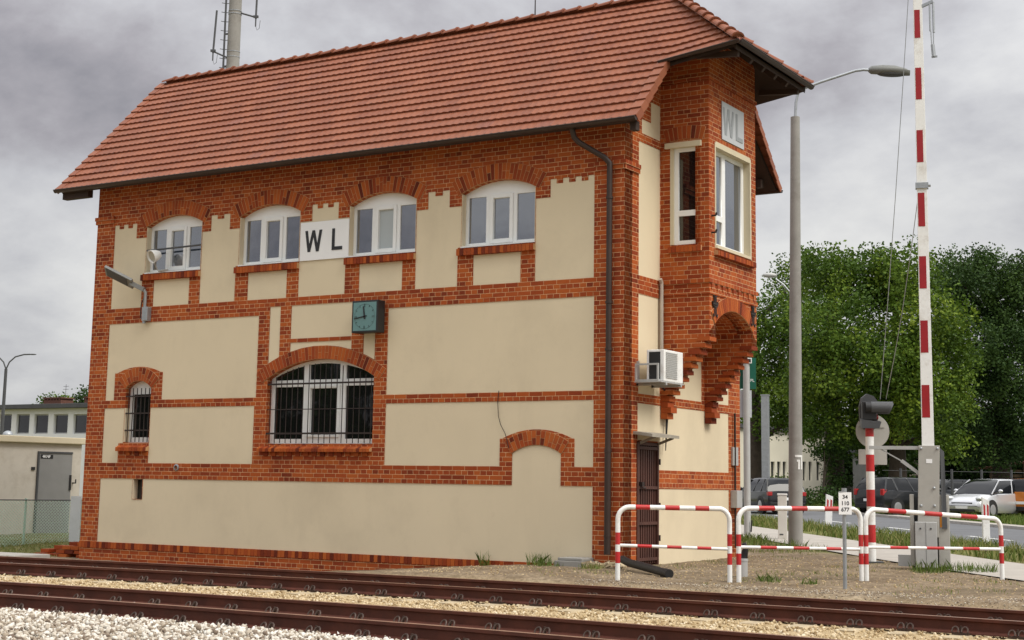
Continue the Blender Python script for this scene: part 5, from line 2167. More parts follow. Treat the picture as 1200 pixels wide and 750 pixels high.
# ------------------------------------------------------------------ cars
def paint(name, c, metal=0.3):
    m, N, L, b = nodes(name)
    b.inputs['Base Color'].default_value = (*c, 1)
    b.inputs['Metallic'].default_value = metal
    b.inputs['Roughness'].default_value = 0.32
    b.inputs['Coat Weight'].default_value = 0.45
    b.inputs['Coat Roughness'].default_value = 0.06
    return m


MT['tail'] = simple('red_tail_light', (0.35, 0.02, 0.02), 0.2, var=0.1)
MT['head'] = simple('clear_headlight', (0.55, 0.57, 0.58), 0.12, var=0.15)
MT['alloy'] = simple('alloy_wheel', (0.45, 0.45, 0.46), 0.35, 0.6, var=0.1)
MT['carglass'] = glass_mat('car_glass', (0.006, 0.007, 0.009), 1.38)


def car(name, label, px, depth, head, color, L_=4.1, W_=1.74, H_=1.5, style='hatch'):
    """head: direction of travel in the ground plane; origin at the car's centre on the ground"""
    p = pt(px, 600, depth)
    x, y = float(p[0]), float(p[1])
    hd = Vector((head[0] * RV.x + head[1] * FV.x, head[0] * RV.y + head[1] * FV.y))
    c = thing('parked_car', (x, y, hz(x, y) + 0.01), label, 'car', math.atan2(hd.y, hd.x), 'cars by the road')
    h2 = L_ / 2
    hood = 0.62 * H_
    belt = 0.64 * H_
    if style == 'hatch':
        st = [(-h2, 0.40, 0.62, 0.84), (-h2 + 0.05, 0.30, belt * 0.95, 0.93), (-h2 + 0.35, 0.22, belt + 0.02, 0.98), (-0.3, 0.20, belt, 1.0), (0.75, 0.20, belt - 0.02, 1.0), (h2 - 1.0, 0.20, hood - 0.02, 0.99), (h2 - 0.4, 0.22, hood - 0.14, 0.96), (h2 - 0.08, 0.26, hood - 0.30, 0.86), (h2, 0.34, 0.52, 0.72)]
        cab = [(-h2 + 0.12, belt - 0.03, -h2 + 0.50, H_), (h2 - 0.85, hood - 0.03, h2 - 1.75, H_)]
    else:
        st = [(-h2, 0.45, 0.75, 0.88), (-h2 + 0.05, 0.34, belt, 0.95), (-h2 + 0.35, 0.26, belt + 0.04, 0.99), (-0.3, 0.24, belt + 0.02, 1.0), (0.75, 0.24, belt, 1.0), (h2 - 1.05, 0.24, hood + 0.03, 0.99), (h2 - 0.35, 0.26, hood - 0.06, 0.96), (h2 - 0.06, 0.30, hood - 0.22, 0.88), (h2, 0.38, 0.60, 0.78)]
        cab = [(-h2 + 0.10, belt, -h2 + 0.40, H_), (h2 - 1.0, hood, h2 - 1.75, H_)]
    m_ = MB()
    v, f = [], []
    hw = W_ / 2
    ring = 12
    for xx, zl, zt, wf in st:
        w2 = hw * wf
        pts = [(-w2 * 0.90, zl), (-w2, zl + 0.14), (-w2 * 1.0, zl + (zt - zl) * 0.6), (-w2 * 0.96, zt - 0.05), (-w2 * 0.88, zt), (-w2 * 0.4, zt + 0.02)]
        pts = pts + [(-a, b) for a, b in pts[::-1]]
        v += [(xx, a, b) for a, b in pts]
    for i in range(len(st) - 1):
        for k in range(ring):
            f.append((i * ring + k, i * ring + (k + 1) % ring, (i + 1) * ring + (k + 1) % ring, (i + 1) * ring + k))
    f += [tuple(range(ring)), tuple((len(st) - 1) * ring + k for k in range(ring))[::-1]]
    m_.add(v, f)
    body = m_.build('body', color, c, smooth=True)
    (xr0, zr0, xr1, zr1), (xf0, zf0, xf1, zf1) = cab
    wb, wt = hw * 0.93, hw * 0.72
    # cabin: rounded loft, glass on the sides and paint on the roof
    m_ = MB()
    sts = []
    for i in range(4):
        t = i / 3
        sts.append((xr0 + (xr1 - xr0) * t, zr0, zr0 + (zr1 - 0.03 - zr0) * (1 - (1 - t) ** 1.6)))
    for t in (0.25, 0.5, 0.75):
        sts.append((xr1 + (xf1 - xr1) * t, zr0 + (zf0 - zr0) * t, H_ - 0.03 + 0.03 * math.sin(math.pi * t)))
    for i in range(4):
        t = 1 - i / 3
        sts.append((xf0 + (xf1 - xf0) * t, zf0, zf0 + (zf1 - 0.03 - zf0) * (1 - (1 - t) ** 1.5)))
    v, f, mm_ = [], [], []
    for xx, z0, z1 in sts:
        q = max(0.0, (z1 - z0) / (H_ - belt))
        w1 = wb + (wt - wb) * q
        ring_ = [(-wb, z0 - 0.02), (-(wb + w1) / 2 - 0.01, (z0 + z1) / 2), (-w1, z1 - 0.05 * q), (-w1 * 0.86, z1 - 0.008 * q), (-w1 * 0.4, z1)]
        v += [(xx, a, b_) for a, b_ in ring_ + [(-a, b_) for a, b_ in ring_[::-1]]]
    for i in range(len(sts) - 1):
        for k in range(9):
            f.append((i * 10 + k, i * 10 + k + 1, (i + 1) * 10 + k + 1, (i + 1) * 10 + k))
            mm_.append(1 if (2 <= k <= 6 and 3 <= i <= 6) else 0)
    m_.add(v, f)
    m_.m = mm_
    m_.build('windows', ['carglass', color], c, smooth=True)
    m_ = MB()
    for s_ in (-1, 1):
        for (a, b_) in (((xr0 + 0.02, wb, zr0), (xr1, wt, zr1 - 0.06)), ((xf0, wb, zf0), (xf1, wt, zf1 - 0.06)), (((xr0 + xf0) / 2 + 0.05, wb, (zr0 + zf0) / 2), ((xr1 + xf1) / 2 + 0.05, wt, zr1 - 0.06)), ((xr0 + 0.72, wb, zr0), (xr1 + 0.30, wt, zr1 - 0.06))):
            m_.bar((a[0], s_ * (a[1] + 0.004), a[2]), (b_[0], s_ * (b_[1] + 0.004), b_[2]), 0.09 if a[0] < xr0 + 0.8 else 0.06, 0.03, up=(0, 1, 0))
    m_.build('pillars', color, c, bevel=0.01)
    for s_ in (-1, 1):
        for xx in (-h2 + 0.75, h2 - 0.78):
            m_ = MB()
            m_.lathe([(0.20, -0.10), (0.31, -0.10), (0.325, -0.04), (0.325, 0.07), (0.31, 0.10), (0.20, 0.10)], (xx, s_ * (hw - 0.09), 0.325), 24, 'Y')
            wh = m_.build('wheel', 'rubber', c, smooth=True)
            m_ = MB()
            m_.lathe([(0.21, -0.106), (0.19, -0.11), (0.05, -0.10), (0.05, 0.10), (0.19, 0.11), (0.21, 0.106)], (xx, s_ * (hw - 0.09), 0.325), 20, 'Y')
            m_.build('rim', 'alloy', wh, smooth=True)
            m_ = MB()
            m_.lathe([(0.385, -0.012), (0.385, 0.012)], (xx, s_ * (hw - 0.012), 0.335), 24, 'Y')
            m_.build('wheel_arch', 'black', c)
        m_ = MB()
        m_.box(-h2 - 0.006, -h2 + 0.22, s_ * hw * 0.93 - 0.17 * (s_ > 0) - 0.0 * s_, s_ * hw * 0.93 + 0.17 * (s_ < 0), belt - 0.20, belt - (0.04 if style == 'hatch' else -0.06))
        m_.build('tail_light', 'tail', c, bevel=0.03)
        m_ = MB()
        m_.ell((h2 - 0.26, s_ * hw * 0.76, hood - 0.20), (0.24, 0.17, 0.09), 8)
        m_.build('headlight', 'head', c, smooth=True)
        m_ = MB()
        m_.ell((h2 - 1.25, s_ * (hw + 0.09), belt + 0.07), (0.07, 0.10, 0.07), 8)
        m_.build('mirror', color, c, smooth=True)
    m_ = MB()
    m_.box(-h2 - 0.015, -h2 + 0.04, -0.26, 0.26, 0.55, 0.66)
    m_.build('number_plate', 'signwhite', c)
    m_ = MB()
    m_.box(h2 - 0.05, h2 + 0.015, -0.26, 0.26, 0.36, 0.46)
    m_.build('number_plate', 'signwhite', c)
    m_ = MB()
    m_.box(h2 - 0.10, h2 + 0.008, -0.55, 0.55, 0.26, 0.34)
    m_.box(h2 - 0.14, h2 - 0.01, -0.45, 0.45, 0.52, 0.60)
    m_.build('grille', 'black', c)
    m_ = MB()
    m_.box(-h2 - 0.012, -h2 + 0.15, -hw * 0.85, hw * 0.85, 0.28, 0.46)
    m_.build('bumper', 'black' if style != 'hatch' else color, c, bevel=0.02)
    return c


car('parked_car', 'black hatchback on the road seen from behind, left of the lamp post', 901, 61, (-0.20, 0.98), paint('black_car_paint', (0.005, 0.005, 0.006), 0.0), 4.0, 1.72, 1.44)
car('parked_car', 'dark estate car parked directly left of the barrier cabinet', 1062, 62, (0.85, 0.52), paint('dark_grey_car_paint', (0.010, 0.011, 0.013), 0.0), 4.3, 1.78, 1.55, 'suv')
car('parked_car', 'dark car half hidden between the barrier and the silver car', 1110, 78, (-0.85, -0.5), paint('black_blue_car_paint', (0.015, 0.018, 0.022)), 4.2, 1.75, 1.5)
car('parked_car', 'silver hatchback with its front turned to the road', 1160, 60, (-0.74, -0.67), paint('silver_car_paint', (0.62, 0.63, 0.65), 0.5), 4.2, 1.78, 1.55)
car('parked_car', 'orange crossover seen from behind at the right edge', 1222, 61, (0.70, 0.71), paint('orange_car_paint', (0.55, 0.17, 0.02), 0.35), 4.1, 1.80, 1.58, 'suv')


# ------------------------------------------------------------------ trees
def leaf_quads(C_, n_per, spread, size, asp=0.62, droop=0.5):
    """C_: clump centres (k,3) -> verts, faces, rnd"""
    k = len(C_)
    n = k * n_per
    c = np.repeat(C_, n_per, 0)
    off = np.clip(RNG.normal(0, 1, (n, 3)), -1.7, 1.7) * spread
    P = c + off
    d = RNG.normal(0, 1, (n, 3))
    d[:, 2] = d[:, 2] * 0.5 - 0.25
    d /= np.linalg.norm(d, axis=1)[:, None]
    u = RNG.normal(0, 1, (n, 3))
    u[:, 2] = 0.25 * u[:, 2]
    sd_ = np.cross(d, u)
    sd_ /= np.maximum(1e-6, np.linalg.norm(sd_, axis=1))[:, None]
    s = size * RNG.uniform(0.6, 1.3, (n, 1))
    A, B = d * s * 0.5, sd_ * s * 0.5 * asp
    V = np.stack([P - A, P + B * 1.0 - A * 0.1, P + A, P - B - A * 0.1], 1).reshape(-1, 3)
    F = np.arange(n * 4).reshape(-1, 4)
    r = np.clip(np.repeat(RNG.uniform(0.0, 1.0, k) ** 1.3, n_per) * 0.75 + RNG.uniform(0, 0.3, n), 0, 1)
    return V, F, r


def crown_points(lobes, dens):
    out_ = []
    for (cx_, cy_, cz_, rx, ry, rz_) in lobes:
        area = 4 * math.pi * ((rx * ry + rx * rz_ + ry * rz_) / 3)
        k = max(6, int(area * dens))
        d = RNG.normal(0, 1, (k, 3))
        d /= np.linalg.norm(d, axis=1)[:, None]
        rad = 0.50 + 0.55 * RNG.uniform(0, 1, (k, 1)) ** 0.55
        rad *= 1 + 0.15 * np.sin(d[:, :1] * 7 + d[:, 1:2] * 5 + d[:, 2:] * 6)
        out_.append(np.array([cx_, cy_, cz_]) + d * rad * np.array([rx, ry, rz_]))
    return np.concatenate(out_)


def tree(label, px, depth, lobes, mat, dens=1.25, n_per=92, spread=0.36, size=0.19, trunk_r=0.28, name='deciduous_tree', trunk_top=None, flat=0.75, group='trees behind the road'):
    """lobes in (px, py, radius px, depth offset): measured on the photograph, built as ellipsoids of leaves in space"""
    base = pt(px, 600, depth)
    bx, by = float(base[0]), float(base[1])
    bz_ = hz(bx, by)
    t = thing(name, (bx, by, bz_), label, 'tree', 0, group)
    L3 = []
    for (lx, ly, lr, dd) in lobes:
        c = pt(lx, ly, depth + dd)
        r = lr * (depth + dd) / FPX
        L3.append((c[0] - bx, c[1] - by, c[2] - bz_, r, r, r * flat))
    P = crown_points(L3, dens)
    P = P[P[:, 2] > 0.15]
    V, F, r = leaf_quads(P, n_per, spread, size)
    fast_mesh('crown', V, F, mat, r, t)
    top = max(l[2] + l[5] * 0.4 for l in L3)
    m_ = MB()
    pts = [Vector((0, 0, -0.3)), Vector((0.05, 0.03, top * 0.2)), Vector((0.0, 0.1, top * 0.45)), Vector((0.1, 0.0, top * 0.7)), Vector((0.05, 0.1, top * 0.95))]
    m_.tube(pts, [trunk_r * 1.35, trunk_r, trunk_r * 0.8, trunk_r * 0.5, trunk_r * 0.15], 10)
    for (x, y, z, r1, r2, r3) in L3:
        st = min(max(0.25, (z - 1.8) / max(top, 0.1)), 0.75)
        p = Vector((0, 0, top * st))
        q = Vector((x, y, z))
        m_.tube([p, p.lerp(q, 0.5) + Vector((0, 0, 0.3)), q], [trunk_r * 0.42, trunk_r * 0.26, 0.03], 7)
    m_.build('trunk', 'bark', t, smooth=True)
    return t


tree('bushy lime tree whose crown rises behind the concrete lamp post', 884, 88, [(912, 372, 34, 0), (935, 330, 34, 2), (905, 430, 34, -1), (945, 385, 40, -2), (935, 445, 42, -2), (905, 485, 30, 0), (950, 490, 34, -2), (895, 395, 16, 0)], 'leaf', trunk_r=0.42)
tree('tall lime tree with an ivy covered trunk, in the middle of the row', 977, 78, [(968, 318, 36, 1), (1002, 330, 38, 0), (985, 385, 52, -2), (1030, 330, 40, 1), (960, 440, 45, -1), (1015, 430, 55, -3), (985, 490, 45, -1), (1030, 490, 40, -1)], 'leaf', trunk_r=0.5)
tree('bright green lime tree just left of the barrier arm', 1052, 76, [(1062, 325, 42, 1), (1078, 380, 50, -1), (1050, 430, 50, -2), (1100, 425, 42, -1), (1085, 480, 45, -2), (1115, 470, 26, -1), (1105, 515, 24, 0)], 'leafbright', trunk_r=0.42)
tree('dark dense tree at the right edge behind the parked cars', 1175, 96, [(1125, 330, 46, 0), (1160, 340, 54, 1), (1205, 345, 50, 0), (1140, 400, 52, -1), (1190, 420, 60, -1), (1150, 470, 55, 0), (1210, 490, 55, 0), (1240, 400, 50, 2), (1165, 520, 40, 0), (1260, 480, 50, 2)], 'leafdark', trunk_r=0.55)
tree('dark low tree filling the gap behind the barrier', 1090, 104, [(1050, 500, 46, 0), (1100, 510, 52, 1), (1150, 530, 46, 0), (1200, 545, 46, 0), (1070, 555, 34, 0), (1120, 560, 34, 0), (1010, 540, 36, 2), (1230, 560, 40, 0), (1045, 520, 32, -24), (1052, 560, 20, -26), (1050, 590, 14, -26)], 'leafdark', dens=1.6, size=0.28, trunk_r=0.3)
tree('light yellow green shrub seen right of the building corner', 886, 112, [(882, 475, 26, 0), (888, 510, 26, 1), (876, 540, 24, 0), (897, 545, 20, 2)], 'leaflight', name='shrub', dens=2.0, trunk_r=0.1, group='shrubs by the road')
tree('round green bush in front of the cream house', 918, 84, [(915, 570, 15, 0), (924, 576, 13, 0)], 'leaf', name='shrub', dens=5, n_per=30, spread=0.16, size=0.14, trunk_r=0.06, group='shrubs by the road')
tree('dark ivy climbing the trunk of the middle lime tree', 965, 74, [(955, 588, 20, 0), (975, 590, 18, 0), (990, 595, 12, 0), (940, 595, 14, 0), (976, 563, 16, 3), (973, 532, 20, 3)], 'leafdark', name='shrub', dens=5, n_per=30, spread=0.16, size=0.15, trunk_r=0.06, group='shrubs by the road')
tree('round green tree showing above the flat roof on the left', 66, 110, [(60, 474, 8, 0), (70, 473, 9, 0), (78, 476, 7, 0), (66, 490, 16, 0)], 'leaf', name='deciduous_tree', dens=2.2, size=0.2, trunk_r=0.2, group='trees behind the flat roofed building')
tree('narrow tree tip beside the left end of the signal box', 101, 100, [(101, 466, 5, 0), (102, 478, 9, 0), (112, 475, 10, 0)], 'leafdark', name='deciduous_tree', dens=2.2, size=0.2, trunk_r=0.2, group='trees behind the flat roofed building')
# a belt of trees across the tracks, behind the viewpoint (it shows in the lower window panes)
Lb = []
for i in range(16):
    x = -75 + i * 9 + RNG.uniform(-2, 2)
    y = -70 + RNG.uniform(-5, 5)
    Lb += [(x, y, 6.5 + RNG.uniform(-1, 1), 5, 4, 4.5), (x + 3, y, 3, 5, 4, 3.5)]
P = crown_points(Lb, 0.35)
V, F, r = leaf_quads(P[P[:, 2] > 0], 26, 0.7, 0.75)
tag(fast_mesh('woodland', V, F, 'leafdark', r), 'belt of dark trees on the far side of the railway', 'woodland', kind='stuff')


# ------------------------------------------------------------------ grass and weeds
def blades(name, X, Y, h0, h1, wd, mat, label, cat='grass', lo=0, hi=1, stuff=True):
    n = len(X)
    Z = height(X, Y)
    a = RNG.uniform(0, 6.28, n)
    h = RNG.uniform(h0, h1, n)
    ln = RNG.normal(0, 0.35, (n, 2)) * h[:, None]
    P = np.stack([X, Y, Z - 0.01], 1)
    sd_ = np.stack([np.cos(a), np.sin(a), 0 * a], 1) * wd
    mid = P + np.stack([ln[:, 0] * 0.35, ln[:, 1] * 0.35, h * 0.6], 1)
    tip = P + np.stack([ln[:, 0], ln[:, 1], h], 1)
    V = np.stack([P - sd_, P + sd_, mid + sd_ * 0.7, tip, mid - sd_ * 0.7], 1).reshape(-1, 3)
    F = np.arange(n * 5).reshape(-1, 5)
    r = RNG.uniform(lo, hi, n)
    o = fast_mesh(name, V, F, mat, r)
    if stuff:
        tag(o, label, cat, kind='stuff')
    return o


def along(n, c0, c1, t0, t1):
    c = RNG.uniform(c0, c1, n)
    t = t0 + (t1 - t0) * RNG.uniform(0, 1, n) ** 1.3
    return UX * t + NX * c, UY * t + NY * c


X, Y = along(26000, 8.0, 10.2, -3, 60)
k = (np.sin(X * 0.9 + 1) + np.sin(Y * 1.7) + RNG.normal(0, 0.6, len(X))) > -0.6
blades('grass', X[k], Y[k], 0.06, 0.30, 0.012, 'grass', 'uneven strip of green and dry grass between pavement and road', lo=0.15)
X, Y = along(30000, 18.1, 24.6, 2, 90)
blades('grass', X, Y, 0.08, 0.30, 0.02, 'grass', 'green grass strip beyond the road below the trees', hi=0.65)
X, Y = along(5000, 4.4, 5.5, 6, 22)
k = (np.sin(X * 2.1) + np.sin(Y * 2.7 + 1) + RNG.normal(0, 0.5, len(X))) > 0.1
blades('grass', X[k], Y[k], 0.05, 0.22, 0.008, 'grass', 'grass tufts along the near edge of the pavement', hi=0.8)
X = RNG.uniform(-24, -13.6, 9000)
Y = RNG.uniform(-1.6, 3.0, 9000)
blades('grass', X, Y, 0.02, 0.09, 0.010, 'grass', 'short dry grass bank beside the left end of the signal box', lo=0.45)


X = RNG.uniform(-1.5, 9, 16000)
Y = RNG.uniform(-3.2, 8, 16000)
k = ((np.sin(X * 2.3 + 1) + np.sin(Y * 2.9) + np.sin(X * 5.1 + Y * 4.3) + RNG.normal(0, 0.5, len(X))) > 1.2) & ~((X < 0.1) & (Y > -0.1)) & (NX * X + NY * Y < 5.4)
blades('grass', X[k], Y[k], 0.015, 0.07, 0.005, 'grass', 'sparse short dry grass on the bare ground by the railings', lo=0.35)


def weed(x, y, r_, h_, label, n=60, dry=False):
    a = RNG.uniform(0, 6.28, n)
    q = r_ * np.sqrt(RNG.uniform(0, 1, n))
    o = blades('weed', x + q * np.cos(a), y + q * np.sin(a), h_ * 0.3, h_, 0.006, 'grass', None, lo=0.0 if not dry else 0.4, hi=0.6 if not dry else 1.0, stuff=False)
    P_ = np.stack([x + RNG.normal(0, r_ * 0.5, 14), y + RNG.normal(0, r_ * 0.4, 14), hz(x, y) + RNG.uniform(0.02, h_ * 0.7, 14)], 1)
    tag(o, label, 'weed', 'weeds growing on the bare ground')


weed(-1.45, -0.22, 0.22, 0.26, 'green weeds at the wall foot below the blind arch', 90)
weed(-1.05, -0.50, 0.25, 0.13, 'flat weeds in front of the concrete block', 80)
weed(-0.15, -0.75, 0.22, 0.12, 'low weeds around the rubble under the downpipe', 160, True)
weed(3.25, -1.75, 0.18, 0.16, 'green tuft before the railing left of the number plate', 70)
weed(3.85, -1.75, 0.16, 0.11, 'small green tuft nearest the number plate pole', 60)
weed(4.75, 3.35, 0.50, 0.22, 'bright green grass tuft at the right foot of the barrier', 260)
weed(4.25, 2.6, 0.28, 0.26, 'grass tuft in front of the barrier cabinet', 130)
weed(-0.2, 6.9, 0.5, 0.14, 'dry grass patch at the foot of the concrete lamp post', 140, True)
weed(-2.6, -0.14, 0.10, 0.30, 'dark thin weed by the broken plinth', 30)

# ------------------------------------------------------------------ buildings beyond the road
A = pt(1012, 585, 108)
B = pt(890, 585, 96)


def wall_frame(A, B):
    a = Vector((A[0], A[1]))
    b = Vector((B[0], B[1]))
    return a, (b - a), math.atan2(b.y - a.y, b.x - a.x)


def on_wall(px, py, A, B):
    """distance along A->B and height where the line of sight meets that wall"""
    d = RC.T @ np.array([(px - CX) / FPX, (py - CY) / FPX, 1.0])
    e_ = np.array([B[0] - A[0], B[1] - A[1]])
    ln = np.hypot(*e_)
    e_ = e_ / ln
    nrm = np.array([-e_[1], e_[0]])
    t = ((A[0] - CAM[0]) * nrm[0] + (A[1] - CAM[1]) * nrm[1]) / (d[0] * nrm[0] + d[1] * nrm[1])
    p = CAM + d * t
    return float((p[0] - A[0]) * e_[0] + (p[1] - A[1]) * e_[1]), float(p[2])


def house(name, label, A, B, zb, zt, back, wins_, wallmat, wt=0.25, frame='darkgrey', roof='roofdark', over=0.25, rt=0.25, ext=(0, 0), sgn=1):
    """flat roofed block: A->B is the wall seen in the photograph"""
    rz = math.atan2(B[1] - A[1], B[0] - A[0])
    ln = math.hypot(B[0] - A[0], B[1] - A[1])
    t = thing(name, (A[0], A[1], zb), label, 'building', rz)
    x0, x1 = -ext[0], ln + ext[1]
    hl = [[(a, b - zb), (a, d - zb), (c, d - zb), (c, b - zb)] for a, b, c, d in wins_]
    sheet('wall', [(x0, -0.5), (x0, zt - zb), (x1, zt - zb), (x1, -0.5)], hl, wt, lambda u, v, w_: (u, sgn * w_, v), wallmat, t)
    m_ = MB()
    ya, yb_ = sorted((sgn * (wt + 0.001), sgn * back))
    m_.box(x0 + 0.01, x1 - 0.01, ya + 0.25 * (sgn > 0), yb_ - 0.25 * (sgn < 0), -0.5, zt - zb - 0.01)
    m_.build('rear_block', wallmat, t)
    ya, yb_ = sorted((-sgn * over, sgn * (back + over)))
    m_ = MB()
    m_.box(x0 - over, x1 + over, ya, yb_, zt - zb + 0.002, zt - zb + rt)
    m_.build('roof', roof, t, bevel=0.02)
    for a, b, c, d in wins_:
        m_ = MB()
        y0 = sgn * wt * 0.55
        y1 = y0 + sgn * 0.05
        ya, yb_ = min(y0, y1), max(y0, y1)
        fw = 0.06
        for q in ((a, a + fw, b, d), (c - fw, c, b, d), (a + fw, c - fw, b, b + fw), (a + fw, c - fw, d - fw, d)):
            m_.box(q[0], q[1], ya, yb_, q[2] - zb, q[3] - zb)
        wi = m_.build('window', frame, t)
        m_ = MB()
        m_.box(a + fw, c - fw, ya + 0.015, yb_ - 0.015, b - zb + fw, d - zb - fw)
        m_.build('pane', 'glass_dark', wi)
    return t


wl = []
for a, b in ((903.5, 908), (911, 915), (917.5, 921.5), (941, 944.5), (948, 951.5), (957, 961), (967, 971)):
    q0, z1 = on_wall(b, 541, A, B)
    q1, z0 = on_wall(a, 563, A, B)
    wl.append((q0, z0, q1, z1))
house('cream_house', 'pale cream house with tall narrow windows behind the lime trees', A, B, hz(A[0], A[1]), on_wall(950, 508, A, B)[1], 8, wl, 'palecream', ext=(0, 12), sgn=-1)
A2, B2 = pt(1046, 585, 100), pt(1000, 585, 102)
house('grey_garage', 'low grey rendered garage between the two lime trees', A2, B2, hz(A2[0], A2[1]), on_wall(1020, 532, A2, B2)[1], 6, [], 'greywall', sgn=-1)
# brown wooden shelter at the right edge
q = pt(1190, 597, 100)
sh = thing('wooden_shelter', (float(q[0]), float(q[1]), hz(float(q[0]), float(q[1]))), 'brown wooden shelter roof behind the silver and orange cars', 'shelter', math.radians(31.8))
m_ = MB()
m_.hexa([(-2.3, -1.2, 2.3), (3.0, -1.2, 3.15), (3.0, 1.6, 3.15), (-2.3, 1.6, 2.3), (-2.3, -1.2, 2.42), (3.0, -1.2, 3.27), (3.0, 1.6, 3.27), (-2.3, 1.6, 2.42)])
m_.build('roof', simple('brown_boards', (0.16, 0.06, 0.035), 0.85, var=0.3, scale=3), sh)
m_ = MB()
for x in (-1.8, 0.4, 2.6):
    m_.box(x - 0.08, x + 0.08, -0.9, -0.74, -0.2, 2.35 + (x + 2.3) * 0.16)
m_.build('posts', simple('pale_timber', (0.16, 0.11, 0.07), 0.85, var=0.3, scale=3), sh)
m_ = MB()
for z in (1.2, 1.5, 1.8, 2.1):
    m_.box(-1.9, 2.7, -0.70, -0.66, z, z + 0.2)
m_.build('boards', simple('pale_timber_boards', (0.20, 0.14, 0.08), 0.85, var=0.3, scale=3), sh)
# dark post and wire fence along the car park
fa, fb = pt(1035, 600, 66), pt(1215, 600, 66)
fn_ = thing('wire_fence', (float(fa[0]), float(fa[1]), hz(float(fa[0]), float(fa[1]))), 'dark post and wire fence in front of the parked cars', 'fence', math.atan2(fb[1] - fa[1], fb[0] - fa[0]))
ln = math.hypot(fb[0] - fa[0], fb[1] - fa[1])
posts = [on_wall(p, 580, fa, fb)[0] for p in (1056, 1080, 1116, 1151, 1186, 1208)]
for x in posts:
    m_ = MB()
    m_.tube([(x, 0, -0.2), (x, 0, 1.95)], 0.055, 8)
    m_.build('post', 'darkgrey', fn_)
for z in (0.15, 0.75, 1.35, 1.85):
    m_ = MB()
    m_.tube([(0, 0, z), (ln, 0, z)], 0.008, 5)
    m_.build('wire', 'darkgrey', fn_)

# ------------------------------------------------------------------ left background
SA, SB = pt(0, 626, 38.3), pt(90, 626, 40.0)
_, zt_ = on_wall(40, 519, SA, SB)
sb_ = float(hz(SA[0], SA[1]))
shd = house('utility_shed', 'small beige flat roofed shed with a grey door, left of the signal box', SA, SB, sb_, zt_, 4.0, [], 'shed', ext=(6, 0), rt=0.17, over=0.12, roof='cream', sgn=1)
d0, d1 = on_wall(46, 531, SA, SB), on_wall(79, 625, SA, SB)
m_ = MB()
m_.box(d0[0], d1[0], -0.03, -0.002, 0.02, d0[1] - sb_)
dr_ = m_.build('door', 'sheddoor', shd)
m_ = MB()
m_.box(d0[0] - 0.05, d0[0] - 0.003, -0.05, -0.004, 0.0, d0[1] - sb_ + 0.05)
m_.box(d0[0] - 0.003, d1[0], -0.05, -0.004, d0[1] - sb_ + 0.003, d0[1] - sb_ + 0.05)
m_.build('door_frame', 'darkgrey', dr_)
m_ = MB()
m_.box(d1[0] - 0.06, d1[0] - 0.01, -0.06, -0.031, 1.15, 1.55)
m_.build('handle', 'black', dr_)
m_ = MB()
m_.box(d0[0] + 0.03, d0[0] + 0.40, -0.036, -0.031, d0[1] - sb_ - 0.14, d0[1] - sb_ - 0.03)
nb = m_.build('name_plate', 'black', dr_)
t_ = text_mb('4KNF', 0.10, 0, 0.001, 0.002, lambda a, b, c: (d0[0] + 0.20 + a, -0.0375 - c, d0[1] - sb_ - 0.085 + b))
t_.build('letters', 'signwhite', nb)
m_ = MB()
q = on_wall(38.5, 549, SA, SB)
m_.box(q[0] - 0.05, q[0] + 0.05, -0.03, -0.002, q[1] - sb_ - 0.04, q[1] - sb_ + 0.04)
m_.build('switch_box', 'black', shd)
q = on_wall(85, 566, SA, SB)
m_ = MB()
m_.tube([(q[0], -0.002, q[1] - sb_), (q[0], -0.14, q[1] - sb_), (q[0], -0.14, q[1] - sb_ + 0.1)], 0.02, 6)
m_.build('tap', 'black', shd)

LA, LB = pt(-60, 507, 78), pt(160, 505, 70.5)
wl = []
for a, b in ((-46, -30), (-23, -7), (-2, 14), (18, 35), (39, 57), (62, 80), (85, 102), (107, 124), (129, 146)):
    q0, z0 = on_wall(a, 508.5, LA, LB)
    q1, z1 = on_wall(b, 485, LA, LB)
    wl.append((q0, z0, q1, z1))
_, zt_ = on_wall(50, 479, LA, LB)
lb = house('flat_roofed_building', 'long pale building with a row of dark windows behind the shed', LA, LB, -0.3, zt_, 9, wl, 'pale', wt=0.18, frame='greypaint', sgn=1, rt=0.22, over=0.35)
for a, b in ((32, 53), (80, 103)):
    q0, z0 = on_wall(a, 474, LA, LB)
    q1, z1 = on_wall(b, 465, LA, LB)
    m_ = MB()
    m_.box(q0, q1, 1.0, 1.8, zt_ + 0.52, zt_ + 0.52 + (z1 - z0) * 0.75)
    n = 6
    for i in range(n):
        x = q0 + (q1 - q0) * (i + 0.15) / n
        m_.box(x, x + (q1 - q0) / n * 0.6, 0.99, 1.81, zt_ + 0.521 + (z1 - z0) * 0.75, zt_ + 0.60 + (z1 - z0) * 0.75)
    m_.box(q0 - 0.04, q1 + 0.04, 0.96, 1.84, zt_ + 0.601 + (z1 - z0) * 0.75, zt_ + 0.66 + (z1 - z0) * 0.75)
    m_.build('chimney', 'chimney', lb)
q = on_wall(51, 460, LA, LB)
m_ = MB()
m_.tube([(q[0], 1.4, zt_ + 0.9), (q[0], 1.4, zt_ + 1.6)], 0.012, 5)
for z in (1.5, 1.35):
    m_.tube([(q[0] - 0.2, 1.4, zt_ + z), (q[0] + 0.2, 1.4, zt_ + z)], 0.01, 5)
m_.build('aerial', 'darkgrey', lb)
# round white tank or lamp bowl standing on the shed roof
q = pt(9, 512, 40.5)
m_ = MB()
m_.ell((q[0], q[1], q[2] + 0.05), (0.14, 0.14, 0.12), 10)
m_.tube([(q[0], q[1], q[2] - 0.15), (q[0], q[1], q[2] + 0.0)], 0.04, 8)
tag(m_.build('roof_vent', 'galv', smooth=True), 'small round metal vent on the shed roof', 'vent')

